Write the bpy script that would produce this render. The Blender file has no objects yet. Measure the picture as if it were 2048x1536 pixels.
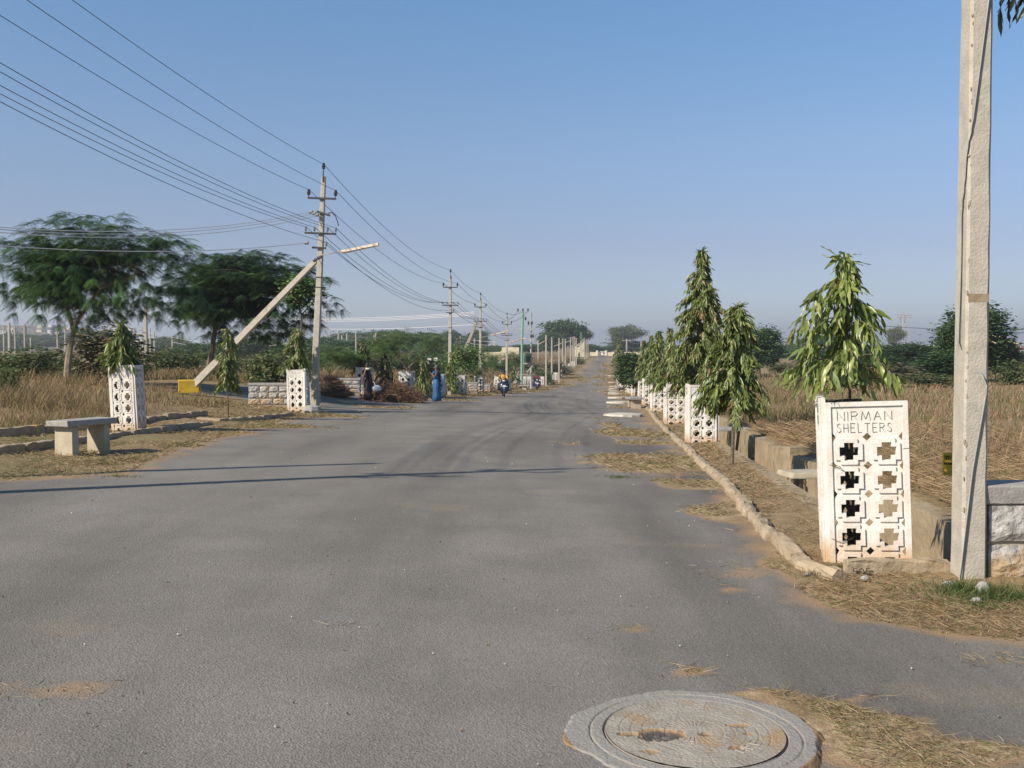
import bpy, bmesh, math, random
import numpy as np
from mathutils import Vector, Matrix
random.seed(7); RNG = np.random.default_rng(11)
SC = bpy.context.scene
COL = SC.collection
# ---------------------------------------------------------------- camera, sky, sun, exposure
F = 1991.0; HOR = 690.0; CZ = 1.6
PITCH = math.atan((768 - HOR) / F)
cam_d = bpy.data.cameras.new('camera'); cam = bpy.data.objects.new('camera', cam_d); COL.objects.link(cam)
cam_d.sensor_width = 36; cam_d.lens = 36 * F / 2048; cam_d.clip_start = .05; cam_d.clip_end = 40000
cam.location = (0, 0, CZ); cam.rotation_euler = (math.pi / 2 - PITCH, 0, 0)
SC.camera = cam
HAZE = .00042
SUN_EL = math.radians(35.0); SHX, SHY = .817, .577          # shadows fall towards (+.817, +.577)
world = bpy.data.worlds.new('World'); SC.world = world; world.use_nodes = True
wn = world.node_tree.nodes; wl = world.node_tree.links
bg = wn['Background']; sky = wn.new('ShaderNodeTexSky'); sky.sky_type = 'NISHITA'; sky.sun_disc = False
sky.sun_elevation = SUN_EL; sky.sun_rotation = math.atan2(-SHX, -SHY) % (2 * math.pi)
sky.altitude = 900; sky.air_density = 1.0; sky.dust_density = .3; sky.ozone_density = 1.3
tcw = wn.new('ShaderNodeTexCoord'); spw = wn.new('ShaderNodeSeparateXYZ'); rw = wn.new('ShaderNodeValToRGB'); mw = wn.new('ShaderNodeMix')   # hazy air low in the sky, all round
wl.new(tcw.outputs['Generated'], spw.inputs[0]); wl.new(spw.outputs[2], rw.inputs[0]); mw.data_type = 'RGBA'; mw.blend_type = 'MULTIPLY'; mw.inputs[0].default_value = 1
rw.color_ramp.elements[0].position = .0; rw.color_ramp.elements[0].color = (.62,.66,.88,1); rw.color_ramp.elements[1].position = .34; rw.color_ramp.elements[1].color = (.74,1.02,1.16,1)
for ps_, c_ in ((.035,(.62,.64,.81,1)),(.095,(.66,.62,.735,1)),(.19,(.78,.83,.92,1))):
    e_ = rw.color_ramp.elements.new(ps_); e_.color = c_
wl.new(sky.outputs[0], mw.inputs[6]); wl.new(rw.outputs[0], mw.inputs[7]); wl.new(mw.outputs[2], bg.inputs[0]); bg.inputs[1].default_value = .088
sl = bpy.data.lights.new('sun', 'SUN'); sun = bpy.data.objects.new('sun', sl); COL.objects.link(sun)
sl.energy = 4.7; sl.angle = math.radians(.53); sl.color = (1, .90, .76)
sdir = Vector((SHX * math.cos(SUN_EL), SHY * math.cos(SUN_EL), -math.sin(SUN_EL)))
sun.rotation_euler = sdir.to_track_quat('-Z', 'Y').to_euler(); sun.location = (-30, -20, 30)
SC.view_settings.view_transform = 'Standard'; SC.view_settings.look = 'None'
SC.view_settings.exposure = 0.56; SC.view_settings.gamma = 1.0; SC.view_settings.use_curve_mapping = False
SC.render.engine = 'CYCLES'; SC.cycles.max_bounces = 6; SC.cycles.volume_bounces = 0
SC.cycles.transparent_max_bounces = 8

# ---------------------------------------------------------------- helpers
def W(px, py, d):
    u = (px - 1024) / F; v = (768 - py) / F
    y = math.cos(PITCH) + v * math.sin(PITCH); z = -math.sin(PITCH) + v * math.cos(PITCH)
    t = d / y
    return Vector((u * t, d, CZ + z * t))
def wx(px, d): return (px - 1024) / F * d
ROAD = .104
def _tab(pts):
    ys = np.array([p[0] for p in pts], float); hs = np.array([p[1] for p in pts], float)
    g = np.arange(-40, 700, 1.0); v = np.interp(g, ys, hs)
    k = np.ones(7) / 7; vp = np.concatenate([np.full(3, v[0]), v, np.full(3, v[-1])]); v = np.convolve(vp, k, 'valid')
    gy = np.concatenate([g, ys[ys >= 700]]); gv = np.concatenate([v, hs[ys >= 700]])
    return gy, gv
T_LF = _tab([(-40,1.2),(28,1.25),(44,1.5),(60,1.95),(72,2.25),(90,2.6),(108,2.9),(143,3.3),(220,3.9),(300,3.7),(400,3.4),(600,3.2),(1500,3),(5000,4)])
T_L = _tab([(-40,1.25),(0,1.3),(7,1.33),(14,1.42),(18.4,1.62),(29,1.95),(44,2.40),(53,2.78),(63,3.2),(72,3.5),(90,4.25),(108,4.85),(143,5.75),(180,5.4),(220,4.9),(260,3.95),(300,3.95),(400,4.4),(600,4.2),(1500,3),(5000,4)])
T_R = _tab([(-40,1.5),(0,1.55),(7,1.6),(14,1.8),(20,2.02),(29,2.38),(40,2.66),(44,2.78),(53,2.98),(63,3.32),(72,3.6),(90,4.28),(108,4.87),(143,5.75),(180,5.4),(220,4.9),(260,3.95),(300,3.95),(400,4.4),(600,4.2),(1500,3),(5000,4)])
T_RF = _tab([(-40,1.6),(10,1.6),(16,1.86),(20,1.98),(29,2.15),(44,2.4),(60,2.62),(75,2.85),(100,3.1),(143,3.4),(220,3.8),(300,3.7),(400,3.4),(600,3.2),(1500,3),(5000,4)])
def zs(s, y):
    """ground height at road offset s, distance y (arrays)"""
    s = np.asarray(s, float); y = np.asarray(y, float)
    a, b, c, d = (np.interp(y, *t) for t in (T_LF, T_L, T_R, T_RF))
    h = np.where(s < -17, a, np.where(s < -9.3, a + (b - a) * (s + 17) / 7.7,
        np.where(s < 1.49, b + (c - b) * (s + 9.3) / 10.79, np.where(s < 3.2, c + (d - c) * (s - 1.49) / 1.71, d))))
    far = np.clip((y - 60) / 100, 0, 1)      # beyond 60 m the road bed sits in a soft dip: widen the transition
    hw = np.where(s < -9.3, b + (a - b) * np.clip((-9.3 - s) / 22, 0, 1), np.where(s > 1.49, c + (d - c) * np.clip((s - 1.49) / 22, 0, 1), h))
    return CZ - (h * (1 - far) + hw * far)
def gz(x, y): return float(zs(x - ROAD * y, y))
def gp(px, d, dz=0.0):
    x = wx(px, d); return Vector((x, d, gz(x, d) + dz))

def N2(x, y, sc, seed=0):
    """cheap smooth value noise in numpy, 0..1"""
    r = np.random.default_rng(1000 + seed); tab = r.random((256, 256))
    x = np.asarray(x) / sc; y = np.asarray(y) / sc
    xi = np.floor(x).astype(int); yi = np.floor(y).astype(int); fx = x - xi; fy = y - yi
    fx = fx * fx * (3 - 2 * fx); fy = fy * fy * (3 - 2 * fy)
    g = lambda a, b: tab[a % 256, b % 256]
    return (g(xi, yi) * (1 - fx) + g(xi + 1, yi) * fx) * (1 - fy) + (g(xi, yi + 1) * (1 - fx) + g(xi + 1, yi + 1) * fx) * fy

def tag(o, label=None, cat=None, group=None, kind=None):
    if label: o['label'] = label
    if cat: o['category'] = cat
    if group: o['group'] = group
    if kind: o['kind'] = kind
    return o
def empty(name, loc, rz=0, **k):
    o = bpy.data.objects.new(name, None); COL.objects.link(o); o.location = loc; o.rotation_euler = (0, 0, rz)
    o.empty_display_size = .1
    return tag(o, **k)
def link(name, me, parent=None, mat=None, loc=None, **k):
    o = bpy.data.objects.new(name, me); COL.objects.link(o)
    if mat is not None and not me.materials:
        for m in (mat if isinstance(mat, (list, tuple)) else [mat]): me.materials.append(m)
    if parent is not None: o.parent = parent
    if loc is not None: o.location = loc
    return tag(o, **k)
def copy_tree(o, parent=None):
    c = o.copy(); COL.objects.link(c)
    if parent is not None: c.parent = parent
    for ch in [x for x in o.children]: copy_tree(ch, c)
    return c
def npmesh(name, V, Fs, cols=None, smooth=False, mi=None):
    V = np.ascontiguousarray(V, np.float32); Fs = np.ascontiguousarray(Fs, np.int32)
    me = bpy.data.meshes.new(name); n, k = Fs.shape
    me.vertices.add(len(V)); me.vertices.foreach_set('co', V.ravel())
    me.loops.add(n * k); me.loops.foreach_set('vertex_index', Fs.ravel())
    me.polygons.add(n); me.polygons.foreach_set('loop_start', np.arange(0, n * k, k, dtype=np.int32))
    me.polygons.foreach_set('loop_total', np.full(n, k, np.int32))
    if mi is not None: me.polygons.foreach_set('material_index', np.asarray(mi, np.int32))
    me.polygons.foreach_set('use_smooth', np.full(n, bool(smooth)))
    me.update(calc_edges=True)
    if cols is not None:
        a = me.color_attributes.new('col', 'FLOAT_COLOR', 'POINT')
        c = np.ones((len(V), 4), np.float32); c[:, :3] = cols; a.data.foreach_set('color', c.ravel())
    return me
LMK = [(-30,'the left picture edge'),(132,'the pale forked trunk'),(256,'the bench guard'),(292,'the slim pole between the umbrella trees'),(415,'the dark umbrella trunk'),(500,'the slanting strut'),(597,'the guard at the braced pole'),(640,'the braced pole'),
    (735,'the woman in black'),(770,'the dark conical sapling'),(820,'the forked feathery tree'),(873,'the woman in blue'),(899,'the second power pole'),(960,'the third power pole'),(1013,'the fourth power pole'),(1044,'the green transformer pole'),(1092,'the first thin pale pole'),
    (1130,'the large rounded tree'),(1202,'the gate'),(1254,'the tall grey-green tree'),(1400,'the tallest weeping tree'),(1465,'the free-standing sapling'),(1520,'the dark rounded field tree'),(1710,'the nearest weeping tree'),(1806,'the lattice tower'),(1830,'the white field pole'),(1943,'the near concrete pole'),(2020,'the yellow house')]
_seen = set()
def wlabel(noun, px):
    L = sorted(LMK, key=lambda t: abs(t[0] - px)); opts = []
    for x, n in L[:2]:
        dx = px - x; opts.append(('directly behind ' if abs(dx) < 8 else 'just right of ' if 0 < dx < 40 else 'just left of ' if -40 < dx < 0 else 'to the right of ' if dx > 0 else 'to the left of ') + n)
    for pre in ('', 'smaller ', 'second ', 'farther ', 'another, paler ', 'thinnest '):
        for o in opts:
            lab = pre + noun + ' ' + o
            if lab not in _seen: _seen.add(lab); return lab
    return lab
class MB:
    """collects primitives into one mesh"""
    def __init__(s): s.v = []; s.f = []
    def add(s, v, f):
        n = len(s.v); s.v += [tuple(p) for p in v]; s.f += [tuple(i + n for i in q) for q in f]; return s
    def box(s, c, size, rz=0, jit=0, m=None):
        x, y, z = [q / 2 for q in size]; R = Matrix.Rotation(rz, 3, 'Z') if m is None else m
        vs = []
        for sx, sy, sz in ((-1,-1,-1),(1,-1,-1),(1,1,-1),(-1,1,-1),(-1,-1,1),(1,-1,1),(1,1,1),(-1,1,1)):
            p = Vector((sx * x, sy * y, sz * z)) + Vector((random.uniform(-jit, jit), random.uniform(-jit, jit), random.uniform(-jit, jit)))
            vs.append(Vector(c) + R @ p)
        return s.add(vs, [(0,3,2,1),(4,5,6,7),(0,1,5,4),(1,2,6,5),(2,3,7,6),(3,0,4,7)])
    def bar(s, a, b, w, h=None, w2=None, h2=None, up=(0,0,1)):
        a = Vector(a); b = Vector(b); h = h or w; w2 = w2 or w; h2 = h2 or h
        t = (b - a).normalized(); u = Vector(up)
        if abs(t.dot(u)) > .95: u = Vector((0, 1, 0))
        sx = t.cross(u).normalized(); sy = sx.cross(t)
        vs = [a + sx*i*w/2 + sy*j*h/2 for i, j in ((-1,-1),(1,-1),(1,1),(-1,1))] + [b + sx*i*w2/2 + sy*j*h2/2 for i, j in ((-1,-1),(1,-1),(1,1),(-1,1))]
        return s.add(vs, [(0,3,2,1),(4,5,6,7),(0,1,5,4),(1,2,6,5),(2,3,7,6),(3,0,4,7)])
    def tube(s, pts, rad, n=8, cap=True):
        pts = [Vector(p) for p in pts]; rad = rad if isinstance(rad, (list, tuple)) else [rad] * len(pts)
        vs = []; fs = []; ref = None
        for i, p in enumerate(pts):
            t = (pts[min(i + 1, len(pts) - 1)] - pts[max(i - 1, 0)]).normalized()
            if ref is None: ref = Vector((1, 0, 0)) if abs(t.x) < .8 else Vector((0, 1, 0))
            u = (ref - t * ref.dot(t)).normalized(); ref = u; w = t.cross(u)
            for k in range(n):
                a = 2 * math.pi * k / n; vs.append(p + (u * math.cos(a) + w * math.sin(a)) * rad[i])
        for i in range(len(pts) - 1):
            for k in range(n): fs.append((i*n+k, i*n+(k+1)%n, (i+1)*n+(k+1)%n, (i+1)*n+k))
        if cap: fs.append(tuple(range(n))[::-1]); fs.append(tuple((len(pts)-1)*n + k for k in range(n)))
        return s.add(vs, fs)
    def lathe(s, c, prof, n=16, sx=1, sy=1, m=None):
        vs = []; fs = []; M = m or Matrix.Identity(3)
        for r, z in prof:
            for k in range(n):
                a = 2 * math.pi * k / n; vs.append(Vector(c) + M @ Vector((r * sx * math.cos(a), r * sy * math.sin(a), z)))
        for i in range(len(prof) - 1):
            for k in range(n): fs.append((i*n+k, i*n+(k+1)%n, (i+1)*n+(k+1)%n, (i+1)*n+k))
        fs.append(tuple(range(n))[::-1]); fs.append(tuple((len(prof)-1)*n + k for k in range(n)))
        return s.add(vs, fs)
    def ball(s, c, r, n=10, m=None):
        rr = r if isinstance(r, (tuple, list)) else (r, r, r)
        pr = [(math.sin(math.pi * i / n) + (.001 if i in (0, n) else 0), -math.cos(math.pi * i / n)) for i in range(n + 1)]
        vs = []; fs = []; M = m or Matrix.Identity(3)
        for q, z in pr:
            for k in range(n):
                a = 2 * math.pi * k / n; vs.append(Vector(c) + M @ Vector((q*rr[0]*math.cos(a), q*rr[1]*math.sin(a), z*rr[2])))
        for i in range(n):
            for k in range(n): fs.append((i*n+k, i*n+(k+1)%n, (i+1)*n+(k+1)%n, (i+1)*n+k))
        return s.add(vs, fs)
    def mesh(s, name='m', smooth=False):
        me = bpy.data.meshes.new(name); me.from_pydata([tuple(v) for v in s.v], [], s.f); me.update()
        if smooth: me.polygons.foreach_set('use_smooth', [True] * len(me.polygons))
        return me
    def build(s, name, mat, parent=None, smooth=False, bev=0, **k):
        o = link(name, s.mesh(name, smooth), parent, mat, **k)
        if bev:
            b = o.modifiers.new('bevel', 'BEVEL'); b.width = bev; b.segments = 2; b.limit_method = 'ANGLE'
        return o

# ---------------------------------------------------------------- materials
def sock(nt, node, name): return node.inputs[name]
def mat(name, c1, c2=None, rough=.85, scale=6, detail=6, bump=0., bscale=None, stain=None, sscale=1.2, sw=.5, metal=0, thresh=(.35,.65), spec=.3):
    m = bpy.data.materials.new(name); m.use_nodes = True; nt = m.node_tree; n = nt.nodes; l = nt.links
    b = n['Principled BSDF']; b.inputs['Roughness'].default_value = rough; b.inputs['Metallic'].default_value = metal
    b.inputs['Specular IOR Level'].default_value = spec
    tc = n.new('ShaderNodeTexCoord'); out = None
    def noise(sc, det=6):
        t = n.new('ShaderNodeTexNoise'); t.inputs['Scale'].default_value = sc; t.inputs['Detail'].default_value = det
        l.new(tc.outputs['Object'], t.inputs['Vector']); return t
    def mix(f, a, bb):
        x = n.new('ShaderNodeMix'); x.data_type = 'RGBA'; l.new(f, x.inputs[0])
        for s_, v in ((x.inputs[6], a), (x.inputs[7], bb)):
            if isinstance(v, tuple): s_.default_value = (*v, 1)
            else: l.new(v, s_)
        return x.outputs[2]
    def ramp(src, lo, hi):
        r = n.new('ShaderNodeMapRange'); r.inputs[1].default_value = lo; r.inputs[2].default_value = hi; l.new(src, r.inputs[0]); return r.outputs[0]
    c = c1
    if c2: c = mix(ramp(noise(scale, detail).outputs[0], *thresh), c1, c2)
    if stain:
        r = ramp(noise(sscale, 8).outputs[0], sw, sw + .12); c = mix(r, c, stain)
    if isinstance(c, tuple): b.inputs['Base Color'].default_value = (*c, 1)
    else: l.new(c, b.inputs['Base Color'])
    if bump:
        bp = n.new('ShaderNodeBump'); bp.inputs['Strength'].default_value = bump; bp.inputs['Distance'].default_value = .02
        l.new(noise(bscale or scale * 4, 8).outputs[0], bp.inputs['Height']); l.new(bp.outputs[0], b.inputs['Normal'])
    m['c'] = 1
    return m
def leafmat(name, trans=.3, rough=.5, spec=.4, gain=1.0):
    m = bpy.data.materials.new(name); m.use_nodes = True; nt = m.node_tree; n = nt.nodes; l = nt.links
    b = n['Principled BSDF']; b.inputs['Roughness'].default_value = rough; b.inputs['Specular IOR Level'].default_value = spec
    at = n.new('ShaderNodeAttribute'); at.attribute_name = 'col'; l.new(at.outputs['Color'], b.inputs['Base Color'])
    if trans:
        tr = n.new('ShaderNodeBsdfTranslucent'); ms = n.new('ShaderNodeMixShader'); ms.inputs[0].default_value = trans
        g = n.new('ShaderNodeMix'); g.data_type = 'RGBA'; g.blend_type = 'MULTIPLY'; g.inputs[0].default_value = 1
        g.inputs[7].default_value = (1.1, 1.25, .5, 1); l.new(at.outputs['Color'], g.inputs[6])
        l.new(g.outputs[2], tr.inputs['Color']); l.new(b.outputs[0], ms.inputs[1]); l.new(tr.outputs[0], ms.inputs[2])
        l.new(ms.outputs[0], n['Material Output'].inputs['Surface'])
    return m
M = {}
M['leaf'] = leafmat('glossy_leaf', .22, .38, .5)
M['foliage'] = leafmat('foliage', .2, .6, .25)
M['straw'] = leafmat('dry_straw', .25, .8, .1)
M['bark'] = mat('bark', (.17,.13,.09), (.09,.07,.05), scale=14, bump=.6)
M['bark_pale'] = mat('pale_bark', (.30,.24,.17), (.18,.14,.10), scale=10, bump=.5)
M['concrete'] = mat('pole_concrete', (.44,.40,.33), (.36,.33,.275), scale=9, detail=10, bump=.35, bscale=60, stain=(.27,.235,.19), sscale=2.2, sw=.6, spec=.15)
M['kerb'] = mat('kerb_concrete', (.40,.32,.22), (.30,.235,.155), scale=5, bump=.8, bscale=22, stain=(.36,.20,.10), sscale=1.6, sw=.62, spec=.1)
M['bench'] = mat('bench_stone', (.36,.345,.31), (.27,.26,.24), scale=14, bump=.35, bscale=60, spec=.15)
M['legstone'] = mat('leg_concrete', (.44,.39,.29), (.36,.31,.22), scale=5, bump=.3, stain=(.30,.22,.13), sscale=2.5, sw=.6, spec=.1)
M['granite'] = mat('rough_granite', (.47,.45,.42), (.25,.235,.215), scale=13, detail=12, bump=1.6, bscale=20, stain=(.40,.29,.17), sscale=3.2, sw=.52, spec=.25)
M['mortar'] = mat('mortar', (.40,.33,.23), (.31,.25,.17), scale=6, bump=.6, bscale=30, spec=.1)
M['drain'] = mat('drain_plaster', (.36,.29,.19), (.27,.21,.135), scale=3.5, detail=9, bump=.8, bscale=14, stain=(.17,.125,.08), sscale=1.8, sw=.58, spec=.05)
M['iron'] = mat('dark_iron', (.035,.033,.032), (.06,.05,.045), rough=.6, scale=20)
M['porcelain'] = mat('insulator', (.05,.035,.035), rough=.25, spec=.6)
M['greyins'] = mat('grey_insulator', (.22,.22,.22), rough=.35, spec=.5)
M['wire'] = mat('dark_wire', (.05,.055,.06), rough=.5)
M['whitewire'] = mat('pale_wire', (.62,.6,.58), rough=.5)
M['lamp'] = mat('rusty_lamp_housing', (.72,.66,.55), (.42,.2,.08), scale=9, thresh=(.45,.6), rough=.6)
M['tube'] = mat('white_tube', (.75,.75,.72), rough=.3)
M['yellow'] = mat('yellow_paint', (.62,.40,.03), (.5,.33,.05), scale=5, bump=.3, stain=(.35,.22,.08), sscale=4, sw=.64)
M['green_paint'] = mat('green_pole_paint', (.22,.38,.30), (.17,.31,.24), scale=3, rough=.5)
M['green_box'] = mat('transformer_green', (.03,.10,.075), (.02,.07,.05), scale=3, rough=.5)
M['greysteel'] = mat('grey_steel', (.42,.42,.40), (.33,.31,.29), scale=5, rough=.6)
M['cream'] = mat('cream_wall', (.72,.62,.44), (.62,.53,.37), scale=.7, bump=.1)
M['yellowwall'] = mat('pale_yellow_wall', (.72,.66,.36), (.66,.6,.33), scale=.4)
M['whitewall'] = mat('white_wall', (.78,.77,.74), (.66,.65,.62), scale=.5)
M['redwall'] = mat('brick_red_wall', (.34,.17,.12), (.25,.12,.09), scale=1)
M['darkglass'] = mat('dark_window', (.03,.035,.04), rough=.25, spec=.5)
M['roof'] = mat('tile_roof', (.30,.13,.09), (.22,.1,.07), scale=1.5)
M['black'] = mat('black', (.012,.012,.013), rough=.6)
M['slab'] = mat('manhole_concrete', (.38,.345,.29), (.31,.28,.235), scale=9, detail=10, bump=.35, bscale=60, stain=(.38,.285,.18), sscale=4, sw=.56, spec=.1)
M['slab_pale'] = mat('pale_cover_concrete', (.52,.48,.40), (.42,.38,.31), scale=5, bump=.5, spec=.1)
M['twig'] = leafmat('dry_twigs', 0, .85, .1)
M['ink'] = mat('grey_green_lettering', (.10,.145,.12), (.2,.24,.2), scale=40, rough=.8)
# white painted precast panels, dusty orange towards the base
def guardmat():
    m = mat('white_guard_paint', (.70,.67,.62), (.60,.56,.50), scale=5, detail=9, bump=.25, bscale=45, stain=(.60,.54,.46), sscale=5, sw=.56, spec=.2)
    nt = m.node_tree; n = nt.nodes; l = nt.links; b = n['Principled BSDF']
    src = b.inputs['Base Color'].links[0].from_socket
    tc = n.new('ShaderNodeTexCoord'); sep = n.new('ShaderNodeSeparateXYZ'); l.new(tc.outputs['Object'], sep.inputs[0])
    ns = n.new('ShaderNodeTexNoise'); ns.inputs['Scale'].default_value = 7; l.new(tc.outputs['Object'], ns.inputs['Vector'])
    ad = n.new('ShaderNodeMath'); ad.operation = 'MULTIPLY_ADD'; l.new(ns.outputs[0], ad.inputs[0]); ad.inputs[1].default_value = -.5; l.new(sep.outputs[2], ad.inputs[2])
    mr = n.new('ShaderNodeMapRange'); l.new(ad.outputs[0], mr.inputs[0]); mr.inputs[1].default_value = .02; mr.inputs[2].default_value = -.24
    mr.inputs[3].default_value = 0; mr.inputs[4].default_value = .8
    mx = n.new('ShaderNodeMix'); mx.data_type = 'RGBA'; l.new(mr.outputs[0], mx.inputs[0]); l.new(src, mx.inputs[6]); mx.inputs[7].default_value = (.50,.33,.17,1)
    l.new(mx.outputs[2], b.inputs['Base Color']); return m
M['guard'] = guardmat(); M['inner'] = mat('dark_inner_concrete', (.15,.125,.095), (.09,.075,.055), scale=6, bump=.4, spec=.05)  # inner panel faces coloured much darker so the cross holes read dark
# ---------------------------------------------------------------- ground, road, drain (one sheet cut into objects)
POLY = [(-40,-12),(-40,9.0),(-9,10.0),(-5.6,10.7),(-4.6,11.6),(-4.95,13.2),(-5.07,15),(-5.2,18),(-5.4,20.5),(-5.5,24),(-5.6,27.5),(-6.0,30.2),(-9,32.3),(-11,32.8),(-11.5,41.8),
        (-9,42.2),(-6.2,43.4),(-4.7,45),(-3.3,51)]
for y in (60,75,95,120,160,220,280,340,401): POLY.append((-8.0 + ROAD * y + (.5 if y > 80 else 0), y))
for y in (401,300,220,160,120,90,70,55): POLY.append((1.0 + ROAD * y - (1.5 if y > 55 else 0), y))
POLY += [(1.25+ROAD*45,45),(1.27+ROAD*30,30),(1.27+ROAD*15,15),(1.27+ROAD*8,8),(1.95,6.75),(1.85,6.5),(2.0,5.8),(2.4,5.45),(2.9,5.25),(6,5.1),(40,5.0),(40,-12)]
POLY = np.array(POLY)
def poly_sd(x, y):
    """signed distance to the asphalt outline, >0 inside"""
    x = np.asarray(x, float); y = np.asarray(y, float); best = np.full(x.shape, 1e9); ins = np.zeros(x.shape, bool)
    for i in range(len(POLY)):
        ax, ay = POLY[i]; bx, by = POLY[(i + 1) % len(POLY)]
        dx, dy = bx - ax, by - ay; t = np.clip(((x - ax) * dx + (y - ay) * dy) / (dx * dx + dy * dy + 1e-9), 0, 1)
        best = np.minimum(best, np.hypot(x - ax - t * dx, y - ay - t * dy))
        if ay != by:
            c = ((ay > y) != (by > y)) & (x < (bx - ax) * (y - ay) / (by - ay) + ax); ins ^= c
    return np.where(ins, best, -best)
# tongues of dry grass and blown soil lying on the asphalt (x, y, rx, ry, strength)
def pp(px, py, d): return wx(px, d)
TONG = []
def tongue(px0, px1, py, ry, st=1.0, s=0.6):
    # centre row py -> distance by marching the ground
    best = None
    for d in np.arange(3, 300, .05):
        x = wx((px0 + px1) / 2, d); p = HOR + (CZ - gz(x, d)) / d * F
        if p <= py: best = d; break
    x0, x1 = wx(px0, best), wx(px1, best); kx = .72 if best > 60 else 1; TONG.append(((x0 + x1) / 2, best, abs(x1 - x0) / 2 * kx, ry, st))
for a in ((1175,1420,927,1.7),(1320,1460,972,.6),(1375,1545,1032,.55),(1205,1350,868,1.9,.95),(1240,1345,888,.6,.8),(1400,1580,1155,.3,.42),(1440,1520,1188,.1,.55),(1215,1300,1268,.07,.42),(1960,2060,1325,.09,.5),(-20,290,1392,.13,.42),(640,720,1260,.05,.3),(1440,1560,1060,.3,.4),(1540,1660,1140,.35),(1205,1240,851,.9,.8),(1160,1240,838,.7,.5),
          (1120,1170,889,.25,.45),(1215,1290,815,1.0,.6),(1190,1290,800,1.0,.45),(1180,1270,783,4,.75),(1178,1262,770,7,.95),(1180,1255,757,11,1.),(1195,1250,745,14,1.),(1205,1245,735,18,1.),(1135,1180,757,12,1.),(1100,1160,771,7,.9),(1060,1110,779,4,.6),
          (200,270,925,.35,.8),(240,390,893,.5,.8),(640,680,858,.25,.5),(380,600,852,.8,.8),(560,740,832,1.0,.7),(700,830,815,.9,.6),(830,960,800,1.2,.7),
          (1420,1660,1400,.10,.7),(1520,1740,1440,.16,.95),(1600,1860,1478,.18,1.),(1660,2060,1525,.16,1.),(1700,1800,1410,.05,.6),(1330,1450,1352,.07,.6),(1900,2100,1330,.1,.35)): tongue(*a)
def dirt(x, y):
    """0 asphalt .. 1 soil and straw"""
    sd = poly_sd(x, y); sc = np.clip(.12 + np.abs(y) * .012, .12, 2.5)
    n = (N2(x, y, .9, 1) * .5 + N2(x, y, .3, 2) * .3 + N2(x, y, .12, 3) * .2)
    m = np.clip(.5 - sd / (sc * 3.0) + (n - .5) * .9, 0, 1)
    for cx, cy, rx, ry, st in TONG:
        q = np.hypot((x - cx) / rx, (y - cy - (x - cx) * .1) / ry); m = np.maximum(m, np.clip((1.35 - q) * st * 1.5 + (n - .5) * 1.9, 0, 1) * np.clip((1.5 - q) * 3, 0, 1) * min(1, st + .1))
    return m
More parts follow.
